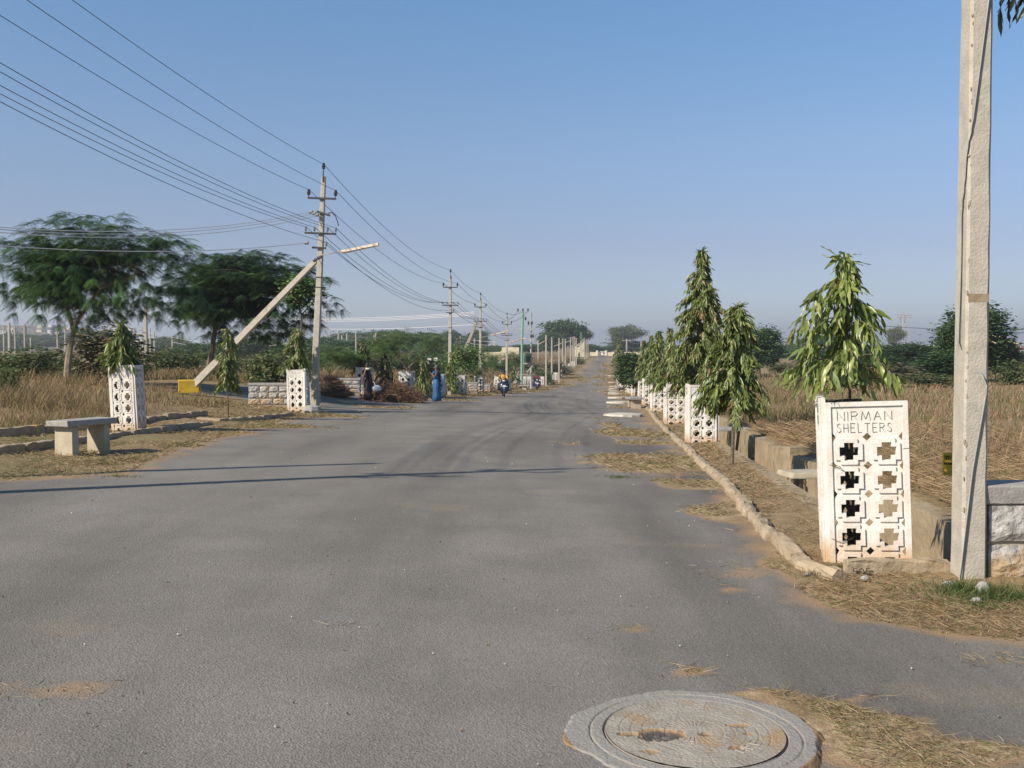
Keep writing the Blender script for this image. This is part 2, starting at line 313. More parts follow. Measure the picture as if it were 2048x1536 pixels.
def make_ground():
    cl = [-3000,-1500,-800,-500,-300,-200,-140,-100,-75,-58,-46,-38,-32,-27,-23,-20,-17.5,-15.5,-14,-13,-12,-11.5]
    c2 = list(np.arange(-11, 1.95, .125)); c3 = [2.0, 2.05, 2.12, 2.2, 2.212, 2.35, 2.5, 2.7, 2.85, 2.988, 3.0, 3.1, 3.2]
    c4 = list(np.arange(3.35, 6, .2)) + list(6 * 1.09 ** np.arange(0, 72))
    S = np.array(cl + c2 + c3 + c4); S = np.append(S, [4500])
    ys = [-12, -8, -5, -2, 0, 1, 1.6]
    y = 2.0
    while y < 6.8: ys.append(y); y += .1
    ys += [6.95, 6.962, 7.0]; y = 7.1
    while y < 420: ys.append(y); y += max(.1, y * .011)
    while y < 5200: ys.append(y); y *= 1.08
    ys = np.array(ys)
    Sg, Yg = np.meshgrid(S, ys); Xg = Sg + ROAD * Yg * np.clip(1 - (Yg - 450) / 400, 0, 1)
    Z = zs(Sg, Yg)
    D = dirt(Xg, Yg); sd = poly_sd(Xg, Yg)
    off = np.clip(-sd / .8, 0, 1); near = np.clip(1.2 - Yg / 120, 0, 1)
    verge = off * near
    Z = Z + verge * ((N2(Xg, Yg, 1.7, 5) - .4) * .10 + (N2(Xg, Yg, .4, 6) - .5) * .04)
    rough_field = np.clip((Sg - 3.4) / 2, 0, 1) + np.clip((-10.5 - Sg) / 2, 0, 1)
    Z = Z + rough_field * near * (N2(Xg, Yg, 4.0, 7) - .5) * .35 * np.clip((Yg - 4) / 8, 0, 1)
    Z = Z + .012 * np.clip(D * 1.3, 0, 1) * (sd > 0) + np.where(sd > 0, (N2(Xg, Yg, 2.5, 9) - .5) * .012, 0)
    inr = (Yg >= 6.96) & (Yg < 70)
    flr = inr & (Sg > 2.205) & (Sg < 2.995)
    cop = inr & (Sg >= 2.0) & (Sg <= 3.2)
    Z = np.where(cop, zs(Sg, Yg) + .02 + (N2(Xg, Yg, .5, 21) - .5) * .03, Z)
    Z = np.where(flr, Z - .62 + .08 * N2(Xg, Yg, .8, 8), Z)
    nr, nc = Sg.shape
    V = np.stack([Xg, Yg, Z], -1).reshape(-1, 3)
    i = np.arange(nr * nc).reshape(nr, nc)
    q = np.stack([i[:-1, :-1], i[:-1, 1:], i[1:, 1:], i[1:, :-1]], -1).reshape(-1, 4)
    sc_ = ((Sg[:-1, :-1] + Sg[:-1, 1:]) / 2).ravel(); yc = ((Yg[:-1, :-1] + Yg[1:, :-1]) / 2).ravel()
    xc = ((Xg[:-1, :-1] + Xg[1:, 1:]) / 2).ravel()
    asp = poly_sd(xc, yc) > -.05
    drn = (yc > 6.95) & (yc < 70) & (sc_ > 2.0) & (sc_ < 3.2)
    side = ((yc > 30.5) & (yc < 45) & (xc < -6.5)) & asp
    mx = np.stack([D.ravel(), off.ravel(), np.clip(Yg.ravel() / 400, 0, 1)], -1)
    out = {}
    for nm, msk in (('road', asp & ~drn & ~side), ('side_road', side & ~drn), ('drain', drn), ('ground', ~asp & ~drn)):
        f = q[msk]; u, inv = np.unique(f, return_inverse=True)
        me = npmesh(nm, V[u], inv.reshape(-1, 4), mx[u], smooth=(nm != 'drain'))
        out[nm] = me
    return out
def groundmat(name, base):
    m = bpy.data.materials.new(name); m.use_nodes = True; nt = m.node_tree; n = nt.nodes; l = nt.links; b = n['Principled BSDF']
    b.inputs['Roughness'].default_value = .9; b.inputs['Specular IOR Level'].default_value = .12
    tc = n.new('ShaderNodeTexCoord'); at = n.new('ShaderNodeAttribute'); at.attribute_name = 'col'
    sep = n.new('ShaderNodeSeparateColor'); l.new(at.outputs['Color'], sep.inputs[0])
    def noise(sc, det=8, st=None, rough=.55):
        t = n.new('ShaderNodeTexNoise'); t.inputs['Scale'].default_value = sc; t.inputs['Detail'].default_value = det; t.inputs['Roughness'].default_value = rough
        if st:
            mp = n.new('ShaderNodeMapping'); mp.inputs['Scale'].default_value = st[:3]; mp.inputs['Rotation'].default_value = (0, 0, st[3]); l.new(tc.outputs['Object'], mp.inputs[0]); l.new(mp.outputs[0], t.inputs['Vector'])
        else: l.new(tc.outputs['Object'], t.inputs['Vector'])
        return t.outputs[0]
    def mr(s, a, b_, c=0, d=1):
        r = n.new('ShaderNodeMapRange'); l.new(s, r.inputs[0]); r.inputs[1].default_value = a; r.inputs[2].default_value = b_; r.inputs[3].default_value = c; r.inputs[4].default_value = d; return r.outputs[0]
    def mix(f, a, c, mode='MIX'):
        x = n.new('ShaderNodeMix'); x.data_type = 'RGBA'; x.blend_type = mode
        if isinstance(f, float): x.inputs[0].default_value = f
        else: l.new(f, x.inputs[0])
        for s_, v in ((x.inputs[6], a), (x.inputs[7], c)):
            if isinstance(v, tuple): s_.default_value = (*v, 1)
            else: l.new(v, s_)
        return x.outputs[2]
    def math_(op, a, c):
        x = n.new('ShaderNodeMath'); x.operation = op
        for s_, v in ((x.inputs[0], a), (x.inputs[1], c)):
            if isinstance(v, float): s_.default_value = v
            else: l.new(v, s_)
        return x.outputs[0]
    # asphalt
    A = mix(mr(noise(1.1, 5), .35, .68), (.216,.199,.174), (.170,.157,.137))
    A = mix(mr(noise(.45, 6, (1.0, .14, 1, -.9)), .44, .64), A, (.120,.111,.098))          # long darker streaks across the junction
    A = mix(mr(noise(.3, 4, (1.0, .10, 1, .1)), .52, .7, 0, .6), A, (.255,.232,.20))
    A = mix(mr(noise(.7, 7), .60, .74, 0, .55), A, (.27,.22,.155))                         # dusty areas
    vo = n.new('ShaderNodeTexVoronoi'); vo.inputs['Scale'].default_value = 95; l.new(tc.outputs['Object'], vo.inputs['Vector'])
    chip = mr(vo.outputs['Color'], .0, 1., .80, 1.20); 
    A = mix(1.0, A, chip, 'MULTIPLY')
    wv = n.new('ShaderNodeTexVoronoi'); wv.inputs['Scale'].default_value = 26; l.new(tc.outputs['Object'], wv.inputs['Vector'])
    A = mix(mr(wv.outputs['Distance'], .075, .035, 0, .8), A, (.5,.48,.45))
    A = mix(mr(noise(170, 2), .72, .78, 0, .8), A, (.06,.06,.06))
    # soil
    So = mix(mr(noise(3.2, 8), .38, .62), (.33,.232,.135), (.24,.165,.092))
    So = mix(mr(noise(24, 6), .45, .62), So, (.40,.315,.195))
    So = mix(mr(noise(.35, 5), .58, .68, 0, .85), So, (.43,.20,.075))                    # orange soil
    Gr = mix(mr(noise(9, 9, None, .75), .36, .64), (.30,.215,.115), (.165,.115,.062))
    Gr = mix(mr(noise(.22, 6), .52, .68, 0, .75), Gr, (.135,.135,.055))
    Gr = mix(mr(noise(40, 5, (3, 1, 1, .5)), .55, .68, 0, .7), Gr, (.45,.36,.22))
    soil = mix(mr(noise(2.2, 6), .44, .56), So, Gr)
    e = noise(11, 9, None, .7); k = mr(math_('ADD', sep.outputs[0], math_('MULTIPLY', math_('SUBTRACT', e, .5), .9)), .44, .60)
    tint = mr(math_('ADD', sep.outputs[0], math_('MULTIPLY', math_('SUBTRACT', noise(3, 8), .5), .8)), .16, .5, 0, .7)
    if base == 'road':
        A = mix(tint, A, (.36,.225,.115)); c = mix(k, A, soil)
    else: c = mix(mr(sep.outputs[1], .0, .5), mix(.5, So, Gr), Gr)
    l.new(c, b.inputs['Base Color'])
    bp = n.new('ShaderNodeBump'); bp.inputs['Strength'].default_value = .55; bp.inputs['Distance'].default_value = .006
    h = math_('ADD', vo.outputs['Distance'], math_('MULTIPLY', noise(60, 6), 1.5)); l.new(h, bp.inputs['Height']); l.new(bp.outputs[0], b.inputs['Normal'])
    return m
GM = make_ground()
M['road'] = groundmat('asphalt_dusty', 'road'); M['ground'] = groundmat('dry_ground', 'ground')
link('ground', GM['ground'], mat=M['ground'], kind='structure')
link('road', GM['road'], mat=M['road'], kind='structure')
link('side_road', GM['side_road'], mat=M['road'], kind='structure')
link('drain', GM['drain'], mat=M['drain'], kind='structure')

# ---------------------------------------------------------------- scattering of small leaves and blades
def frames(D, Nrm):
    D = D / (np.linalg.norm(D, axis=1, keepdims=True) + 1e-9)
    X = np.cross(D, Nrm); X /= (np.linalg.norm(X, axis=1, keepdims=True) + 1e-9); Zv = np.cross(X, D)
    return np.stack([X, D, Zv], -1)            # columns: side, along, normal
def scatter(tv, tf, P, R, S, C, cj=None):
    tv = np.asarray(tv, float); tf = np.asarray(tf, int); n = len(P); k = len(tv)
    S = np.asarray(S, float); S = S[:, None] * np.ones(3) if S.ndim == 1 else S
    V = np.einsum('nij,nkj->nki', R, tv[None] * S[:, None, :]) + P[:, None, :]
    Fx = (tf[None] + (np.arange(n) * k)[:, None, None]).reshape(-1, tf.shape[1])
    Cc = np.repeat(C, k, axis=0)
    if cj is not None: Cc = Cc * np.tile(np.asarray(cj)[:, None], (n, 1))
    return V.reshape(-1, 3), Fx, Cc
BLADE = ([(-.5,0,0),(.5,0,0),(.32,.5,.06),(-.32,.5,.06),(0,1,.3)], [(0,1,2,3),(3,2,4,4)])
BLV = np.array([(-.5,0,0),(.5,0,0),(.36,.55,.05),(-.36,.55,.05),(.05,1,.28),(-.05,1,.28)]); BLF = np.array([(0,1,2,3),(3,2,4,5)])
def pick(cols, n):
    cols = np.array(cols, float); i = RNG.integers(0, len(cols), n); j = cols[i] * RNG.uniform(.75, 1.25, (n, 1)); return j
STRAW = [(.31,.215,.140),(.27,.170,.110),(.38,.28,.185),(.22,.135,.085),(.22,.19,.11),(.17,.105,.07)]
GREENG = [(.10,.15,.045),(.14,.17,.06),(.17,.18,.07)]
def grass(name, X, Y, h, w, lean=.35, cols=STRAW, green=0.0, flat=False, Z=None, label=None, windx=.0):
    n = len(X); Zb = zs(X - ROAD * Y, Y) if Z is None else Z
    P = np.stack([X, Y, Zb - .01], -1)
    a = RNG.uniform(0, 2 * np.pi, n); L = RNG.normal(0, lean, n)
    if flat:
        D = np.stack([np.cos(a), np.sin(a), RNG.uniform(.02, .35, n)], -1); P[:, 2] += RNG.uniform(.01, .03, n)
    else: D = np.stack([np.cos(a) * np.abs(L) + windx, np.sin(a) * np.abs(L), np.ones(n)], -1)
    Nn = np.stack([np.cos(a + 1.3), np.sin(a + 1.3), np.zeros(n) + .3], -1)
    C = pick(cols, n)
    if green is not None:
        g = (RNG.random(n) < green); C[g] = pick(GREENG, int(g.sum()))
    S = np.stack([w, h, h], -1)
    V, Fx, Cc = scatter(BLV, BLF, P, frames(D, Nn), S, C)
    return link(name, npmesh(name, V, Fx, Cc), mat=M['straw'], kind='stuff', label=label)
def field(n, sx0, sx1, y0, y1, pw=1.0):
    u = RNG.random(n); Y = y0 * (y1 / y0) ** (u ** pw); s = RNG.uniform(0, 1, n)
    return s, Y
# tall dry grass, right field
n = 120000; u, Y = field(n, 0, 0, 7.2, 120); s = 3.35 + (u ** 1.4) * np.clip(Y * .55 - 2.2, 1, 60); X = s + ROAD * Y
k = N2(X, Y, 2.2, 31) * .6 + N2(X, Y, .7, 32) * .4
keep = (RNG.random(n) < np.clip((k - .25) * 2.4, .25, 1)); X, Y, k = X[keep], Y[keep], k[keep]; n = len(X)
h = (.10 + .42 * RNG.random(n) ** 1.4 * np.clip(k * 1.5, .3, 1.1)) * np.clip(.45 + (X - ROAD * Y - 3.3) / 3.5, .45, 1)
gmask = N2(X, Y, 5, 33)
grass('tall_dry_grass', X, Y, h, np.maximum(.005, .00062 * Y) * RNG.uniform(.6, 1.4, n), lean=.5, green=.10, label='tall dry brown grass covering the right-hand field')
g2 = gmask > .52
grass('green_field_grass', X[g2][::5], Y[g2][::5], h[g2][::5] * 1.1, np.maximum(.006, .0008 * Y[g2][::5]), lean=.4, cols=[(.16,.19,.07),(.2,.2,.08),(.12,.16,.05)], green=.1, label='olive green grass growing among the dry field')
n = 42000; Y = 7 * (160 / 7) ** RNG.random(n); side_ = RNG.random(n) < .7; X = np.where(side_, Y * RNG.uniform(.5, 1.35, n) + 2, -Y * RNG.uniform(.5, 1.0, n) - 8); ok = (poly_sd(X, Y) < -.6) & (N2(X, Y, 3, 35) > .3); X, Y = X[ok], Y[ok]; n = len(X)
grass('field_grass', X, Y, .15 + .45 * RNG.random(n), np.maximum(.012, .0016 * Y), lean=.5, green=.06, label='dry grass continuing over both fields beyond the sides of the road')
# lying straw on the right field edge
n = 22000; Y = 7.2 * (24 / 7.2) ** RNG.random(n); s = 3.3 + RNG.random(n) ** 1.6 * 5; X = s + ROAD * Y
grass('fallen_straw', X, Y, RNG.uniform(.08, .35, n), np.maximum(.004, .0005 * Y), flat=True, green=.0, Z=zs(s, Y) + RNG.uniform(.02, .22, n), cols=[(.42,.315,.20),(.35,.245,.145),(.28,.18,.11),(.18,.115,.07)], label='matted pale straw lying on the field edge')
# left field
n = 130000; u, Y = field(n, 0, 0, 13.5, 130); xr = -8.4 - np.clip((Y - 24) * .02, 0, 1); u2 = u ** 1.2
X = xr - u2 * np.clip(Y * .52 - 5, 2.5, 60); side = (Y > 30.5) & (Y < 44.5); X = np.where(side, X - 1.0, X)
k = N2(X, Y, 2.6, 41) * .6 + N2(X, Y, .8, 42) * .4; keep = RNG.random(n) < np.clip((k - .2) * 2.2, .2, 1)
keep &= ~((Y > 33.5) & (Y < 41.8)); keep &= poly_sd(X, Y) < -.3
X, Y, k = X[keep], Y[keep], k[keep]; n = len(X)
h = (.12 + .5 * RNG.random(n) ** 1.3 * np.clip(k * 1.6, .3, 1.15)) * np.clip(.35 + (xr[keep] - X) / 3., .35, 1)
grass('tall_dry_grass', X, Y, h, np.maximum(.006, .00062 * Y) * RNG.uniform(.6, 1.4, n), lean=.4, green=.12, label='tall dry brown grass covering the left-hand field')
# side-line grass between road and left field further on, plus far right
n = 60000; Y = 45 * (300 / 45) ** RNG.random(n); s = -10.2 - RNG.random(n) ** 1.5 * 16; X = s + ROAD * Y
grass('tall_dry_grass', X, Y, .15 + .45 * RNG.random(n), .0007 * Y, lean=.4, green=.08, label='dry grass behind the left row of tree guards')
# verge grass (short)
def verge(name, n, X, Y, hmax, green, flatshare=.5, wmin=.0045, label=None, thr=.45):
    ok = (poly_sd(X, Y) < 0) | (dirt(X, Y) > thr)
    s = X - ROAD * Y; ok &= ~((s > 2.12) & (s < 3.08) & (Y > 6.9)); ok &= N2(X, Y, .5, 51) * .5 + N2(X, Y, .17, 52) * .5 > .33
    X, Y = X[ok], Y[ok]; f = RNG.random(len(X)) < flatshare
    w = np.maximum(wmin, .0006 * Y)
    grass(name, X[~f], Y[~f], RNG.uniform(.3, 1, (~f).sum()) * hmax, w[~f], lean=.7, green=green, cols=STRAW + [(.40,.33,.17)], label=label)
    grass(name, X[f], Y[f], RNG.uniform(.4, 1, f.sum()) * hmax * 2.2, w[f] * .8, flat=True, green=green * .5, cols=[(.40,.31,.205),(.33,.24,.15),(.25,.165,.105),(.18,.12,.075)], label=label)
n = 60000; Y = 5.0 * (60 / 5.0) ** RNG.random(n); s = RNG.uniform(1.4, 3.3, n); verge('verge_grass', n, s + ROAD * Y, Y, .05, .14, label='short dry grass on the right verge beside the kerb')
n = 16000; Y = RNG.uniform(4.9, 7.3, n); X = RNG.uniform(1.6, 4.4, n); verge('verge_grass', n, X, Y, .05, .12, label='short dry grass at the right junction corner')
n = 50000; Y = 10.2 * (45 / 10.2) ** RNG.random(n); X = RNG.uniform(-9.5, -4.3, n); verge('verge_grass', n, X, Y, .06, .16, .4, label='short dry grass on the left verge around the bench')
n = 30000; Y = 44 * (300 / 44) ** RNG.random(n); s = np.where(RNG.random(n) < .5, RNG.uniform(-10.2, -7, n), RNG.uniform(-.8, 2.4, n)); verge('verge_grass', n, s + ROAD * Y, Y, .09, .1, .4, label='dry grass along the far road edges')
# tongues: straw lying on the asphalt
Xs = []; Ys = []
for cx, cy, rx, ry, st in TONG:
    m_ = int(min(9000, 1600 * rx * ry * (14 / max(cy, 4)) ** 1.2 * st * 2.6) + 250)
    a = RNG.uniform(0, 2 * np.pi, m_); r = np.where(RNG.random(m_) < .82, np.sqrt(RNG.random(m_)) * 1.3, np.abs(RNG.normal(0, 1.5, m_))); Xs.append(cx + rx * r * np.cos(a)); Ys.append(cy + ry * r * np.sin(a))
X = np.concatenate(Xs); Y = np.concatenate(Ys); ok = (dirt(X, Y) > np.where(RNG.random(len(X)) < .10, .0, .50)) & ~((np.hypot(X - .72, Y - 3.95) < .6)); ok &= ~((X - ROAD * Y > 1.27) & (Y > 6.7))
ok &= (N2(X, Y, .45, 91) * .6 + N2(X, Y, .15, 92) * .4 > .40) | (Y < 6); X, Y = X[ok], Y[ok]; f = RNG.random(len(X)) < .65; w = np.maximum(.003, .0006 * Y)
grass('straw_litter', X[f], Y[f], RNG.uniform(.03, .13, f.sum()) * np.clip(.6 + Y[f] / 20, .6, 2), w[f], flat=True, green=.05, cols=[(.42,.34,.235),(.35,.265,.17),(.25,.175,.11),(.30,.24,.15),(.19,.135,.085),(.23,.21,.115)], label='dry straw and clippings lying on the asphalt edge')
grass('straw_litter', X[~f], Y[~f], RNG.uniform(.02, .06, (~f).sum()) * np.clip(.5 + Y[~f] / 14, .6, 2), w[~f], lean=.8, green=.18, label='short dead grass tufts rooted in the asphalt edge')
# green tufts
def tuft(cx, cy, r, n, hmax, label, cols=[(.075,.115,.04),(.10,.14,.05),(.05,.085,.03),(.16,.15,.07)]):
    a = RNG.uniform(0, 6.28, n); q = np.abs(RNG.normal(0, .55, n)) * r; X = cx + q * np.cos(a); Y = cy + q * np.sin(a) * .7
    o = grass('green_grass_tuft', X, Y, RNG.uniform(.4, 1, n) * hmax, np.full(n, max(.005, .0006 * cy)), lean=1.0, cols=cols, green=.0, label=label)
for px, d, r, nn, hm, lb in ((1930,6.35,.30,900,.13,'bright green grass tuft in front of the near pole'),(2010,6.2,.35,1300,.13,'larger green grass clump below the stone parapet'),(1640,6.9,.16,300,.07,'small green tuft between kerb and white guard'),(1690,7.1,.14,260,.08,'green tuft at the base of the near white guard'),
        (1590,7.6,.16,220,.06,'green tuft on the road side of the kerb bend'),(1560,8.4,.14,160,.05,'sparse green tuft beside the mid kerb'),(1240,12.9,.3,260,.05,'green patch on the longest grass tongue'),(1345,23.5,.3,200,.1,'green tuft at the kerb by the far guards'),(230,11.3,.3,200,.05,'green tuft at the left verge tip'),(1975,6.0,.2,300,.08,'low green weed at the junction corner')):
    x = wx(px, d); tuft(x, d, r, nn, hm, lb)

# small stones, bits of grit and dead leaves on the asphalt
n = 520; Y = 2.3 * (30 / 2.3) ** RNG.random(n); X = RNG.uniform(-.62, .62, n) * Y; ok = (poly_sd(X, Y) > .1) & (np.hypot(X - .72, Y - 3.9) > .6); X, Y = X[ok], Y[ok]; n = len(X)
OCT = (np.array([(1,0,0),(0,1,0),(-1,0,0),(0,-1,0),(0,0,.8),(.1,0,-.8)]), np.array([(0,1,4),(1,2,4),(2,3,4),(3,0,4),(1,0,5),(2,1,5),(3,2,5),(0,3,5)]))
V, Fx, Cc = scatter(*OCT, np.stack([X, Y, zs(X - ROAD * Y, Y) + .004], -1), frames(RNG.normal(0, 1, (n, 3)), RNG.normal(0, 1, (n, 3))), RNG.uniform(.0025, .008, n) * np.clip(.6 + Y / 14, .8, 2), pick([(.4,.38,.34),(.3,.28,.25),(.12,.11,.1),(.55,.53,.5),(.3,.2,.12)], n))
link('loose_grit', npmesh('grit', V, Fx, Cc), mat=M['straw'], kind='stuff', label='loose grit and tiny stones scattered on the asphalt')
# ---------------------------------------------------------------- tree guards (white precast panels)
TH = -.105
def curve_mesh(outer, holes, ext, name='c'):
    cu = bpy.data.curves.new(name, 'CURVE'); cu.dimensions = '2D'; cu.fill_mode = 'BOTH'; cu.extrude = ext
    for pl in [outer] + holes:
        sp = cu.splines.new('POLY'); sp.points.add(len(pl) - 1); sp.use_cyclic_u = True
        for p, q in zip(sp.points, pl): p.co = (q[0], q[1], 0, 1)
    o = bpy.data.objects.new(name, cu); COL.objects.link(o); dg = bpy.context.evaluated_depsgraph_get()
    me = bpy.data.meshes.new_from_object(o.evaluated_get(dg)); bpy.data.objects.remove(o); bpy.data.curves.remove(cu)
    return me
def plus(cx, cz, L, w): return [(cx+x, cz+z) for x, z in ((-w,-L),(w,-L),(w,-w),(L,-w),(L,w),(w,w),(w,L),(-w,L),(-w,w),(-L,w),(-L,-w),(-w,-w))]
PW, PH = .57, 1.22
ROWS = [.856 - .211 * i for i in range(5)]; CXS = (-.13, .13)
def panel_mesh(w=PW, big=0):
    bot = -.10
    def P2(pts): return pts
    outer = [(-w/2, bot), (w/2, bot), (w/2, PH), (-w/2, PH)]
    holes = []
    for z in ROWS:
        for c in CXS: holes.append(plus(c, z, .065 + big, .032 + big * 1.2))
    ex = w / 2 - .042
    for z in [r + .1055 for r in ROWS]:
        holes.append([(0, z - .032), (.032, z), (0, z + .032), (-.032, z)])
        for sg in (-1, 1): holes.append([(sg * ex, z - .034), (sg * ex, z + .034), (sg * (ex - .026), z)])
    mb = MB()
    def addm(me, y0):
        n = len(mb.v); mb.v += [(v.co.x, y0 - v.co.z, v.co.y) for v in me.vertices]; mb.f += [tuple(i + n for i in p.vertices) for p in me.polygons]
        bpy.data.meshes.remove(me)
    addm(curve_mesh(outer, holes, .0175), 0)                     # slab centred on y=0, 35 mm thick
    for z in (ROWS if not big else ()):                         # raised stepped frames round each cross
        for c in CXS: addm(curve_mesh(plus(c, z, .095, .061), [plus(c, z, .0665, .0335)], .008), -.026)
    e = w / 2
    addm(curve_mesh([(-e+.001, bot-.001), (e-.001, bot-.001), (e-.001, PH-.001), (-e+.001, PH-.001)], [[(-e+.036, bot+.02), (e-.036, bot+.02), (e-.036, PH-.032), (-e+.036, PH-.032)]], .007), -.0255)
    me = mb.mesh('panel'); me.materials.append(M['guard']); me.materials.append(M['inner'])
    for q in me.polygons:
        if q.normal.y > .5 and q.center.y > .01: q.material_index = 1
    return me
STK = {'N': [[(0,0),(0,1),(.7,0),(.7,1)]], 'I': [[(0,0),(0,1)]], 'R': [[(0,0),(0,1),(.45,.98),(.6,.78),(.45,.55),(0,.5)],[(.25,.5),(.62,0)]],
       'M': [[(0,0),(.12,1),(.42,.15),(.75,1),(.88,0)]], 'A': [[(0,0),(.35,1),(.7,0)],[(.14,.38),(.57,.38)]],
       'S': [[(.58,.85),(.35,1),(.08,.88),(.08,.65),(.5,.42),(.58,.2),(.35,0),(.05,.12)]], 'H': [[(0,0),(0,1)],[(.6,0),(.6,1)],[(0,.5),(.6,.5)]],
       'E': [[(.6,1),(0,1),(0,0),(.6,0)],[(0,.52),(.5,.52)]], 'L': [[(0,1),(0,0),(.55,0)]], 'T': [[(0,1),(.7,1)],[(.35,1),(.35,0)]],
       'O': [[(.3,0),(.05,.2),(0,.5),(.05,.8),(.3,1),(.55,.8),(.6,.5),(.55,.2),(.3,0)]], '5': [[(.55,1),(.1,1),(.06,.55),(.4,.6),(.55,.35),(.4,.03),(.05,.08)]],
       '1': [[(.1,.8),(.3,1),(.3,0)]], '8': [[(.3,.5),(.05,.75),(.3,1),(.55,.75),(.3,.5),(.02,.25),(.3,0),(.58,.25),(.3,.5)]], '=': [[(0,.65),(.5,.65)],[(0,.35),(.5,.35)]], 'o': [[(.2,0),(0,.3),(.2,.6),(.45,.3),(.2,0)]],
       'D': [[(0,0),(0,1),(.4,.9),(.6,.5),(.4,.1),(0,0)]], 'U': [[(0,1),(0,.2),(.3,0),(.6,.2),(.6,1)]], ' ': []}
def strokes(mb, text, x0, z0, hgt, sx, sw, y, adv=.85, jit=.02, thick=.002):
    x = x0
    for ch in text:
        wd = max([p[0] for s_ in STK.get(ch, []) for p in s_], default=.4)
        for s_ in STK.get(ch, []):
            pts = [(x + (p[0] + random.uniform(-jit, jit)) * sx, z0 + (p[1] + random.uniform(-jit, jit)) * hgt) for p in s_]
            for (ax, az), (bx, bz) in zip(pts, pts[1:]):
                mb.bar((ax, y, az), (bx, y, bz), thick, sw, up=(0, 1, 0))
        x += (wd + adv - .6) * sx
    return x
def lettering_mesh():
    mb = MB()
    strokes(mb, 'NIRMAN', -.205, 1.085, .066, .072, .0080, -.0190, adv=.93)
    strokes(mb, 'SHELTERS', -.212, .998, .066, .0515, .0080, -.0190, adv=.97)
    return mb.mesh('lettering')
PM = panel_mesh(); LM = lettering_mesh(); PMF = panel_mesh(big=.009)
LM.materials.append(M['ink'])
def make_guard(lean=.0, seed=0, near=False, far=False):
    r = random.Random(seed)
    g = empty('tree_guard', (0, 0, 0))
    for k, (dx, dy, rz) in enumerate(((0, -.27, 0), (-.30, .02, -math.pi / 2), (.30, .02, math.pi / 2), (0, .31, math.pi))):
        if near and k == 2: continue
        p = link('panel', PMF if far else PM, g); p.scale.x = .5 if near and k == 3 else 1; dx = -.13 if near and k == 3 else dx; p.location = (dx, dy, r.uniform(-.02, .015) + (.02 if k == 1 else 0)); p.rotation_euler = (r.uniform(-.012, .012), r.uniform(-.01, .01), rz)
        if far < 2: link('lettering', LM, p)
    return g
GUARDS = []
def place_guard(px, d, label, lean=0., rz=None, seed=0, sc=1., dz=0.):
    g = make_guard(seed=seed, near=seed == 3, far=(d > 40) + (d > 66)); x = wx(px, d)
    g.location = (x, d, gz(x, d) + dz); g.rotation_euler = (random.uniform(-.01, .01), lean, TH if rz is None else rz); g.scale = (sc, sc, sc)
    tag(g, label, 'tree guard', 'white precast tree guards lining the road'); GUARDS.append(g); return g
gN = place_guard(1740, 7.55, 'nearest white precast tree guard beside the big concrete pole, green painted words at top', -.040, -.25, seed=3, dz=.0)
for pl in ([(-.33,-.12,.74),(-.27,-.305,.75),(-.20,-.312,.72),(-.17,-.315,.70),(-.20,-.308,.735),(-.26,-.31,.76)],
           [(-.33,-.14,.18),(-.27,-.305,.2),(-.20,-.312,.17),(-.12,-.315,.21)],
           [(.24,-.303,.86),(.29,-.305,.865),(.31,-.22,.86)]): MB().tube(pl, .0022, 5).build('tie_wire', M['iron'], gN)
place_guard(1404, 20.9, 'white guard half hidden under the free-hanging sapling, second from the near one', .0, seed=4, sc=1.0)
place_guard(1351, 29.8, 'white guard directly below the tallest weeping tree on the right', 0, seed=5, sc=1.02)
place_guard(1318, 38.5, 'white guard fourth in the right row with orange stained foot', 0, seed=6)
for i, (px, d) in enumerate(((1298.5, 47),(1288, 56),(1272, 66),(1264, 76),(1258, 86),(1252, 97),(1247, 108),(1243, 120),(1240,134),(1237,150))):
    place_guard(px, d, ['fifth','sixth','seventh','eighth','ninth','tenth','eleventh','twelfth','thirteenth','last visible'][i] + ' white tree guard of the right row, counted from the near pole', 0, seed=20 + i)
place_guard(256, 18.75, 'white tree guard standing behind the stone bench on the left', -.045, TH - .04, seed=7).scale = (.80, .58, 1.03)
place_guard(597, 29.2, 'white tree guard in front of the foot of the braced power pole', -.03, TH, seed=8).scale = (.88, .62, 1.02)
place_guard(728, 44.3, 'white tree guard behind the woman in the black sari', 0, seed=9)
place_guard(814, 46.2, 'white tree guard behind the right end of the wide brushwood heap', 0, seed=10)
place_guard(878, 53.2, 'white tree guard right behind the woman in the blue sari', 0, seed=11)
place_guard(922, 63.5, 'white tree guard under the drooping bush beside the second pole', 0, seed=12)
place_guard(958.5, 72.5, 'white tree guard at the foot of the third power pole', 0, seed=13)
g = place_guard(994, 86, 'tilted broken white tree guard left of the front scooter', .12, TH, seed=14)
place_guard(1014, 90, 'white tree guard just right of the front scooter', 0, seed=15)
place_guard(1033.5, 107, 'white tree guard left of the green transformer pole', 0, seed=16)
place_guard(1047, 113, 'white tree guard inside the transformer fence line', 0, seed=17)
place_guard(1057, 118, 'white tree guard right of the transformer pole', 0, seed=18)
place_guard(1084, 132, 'white tree guard right of the rear scooter', 0, seed=19)
for i, (px, d) in enumerate(((1103,150),(1111.5,158),(1117.5,166),(1122.5,174),(1127,182),(1132,190),(1136,198),(1140,206),(1146,222))):
    g = place_guard(px, d, ['first','second','third','fourth','fifth','sixth','seventh','eighth','farthest'][i] + ' small white guard up the left slope beyond the rear scooter', 0, seed=40 + i)

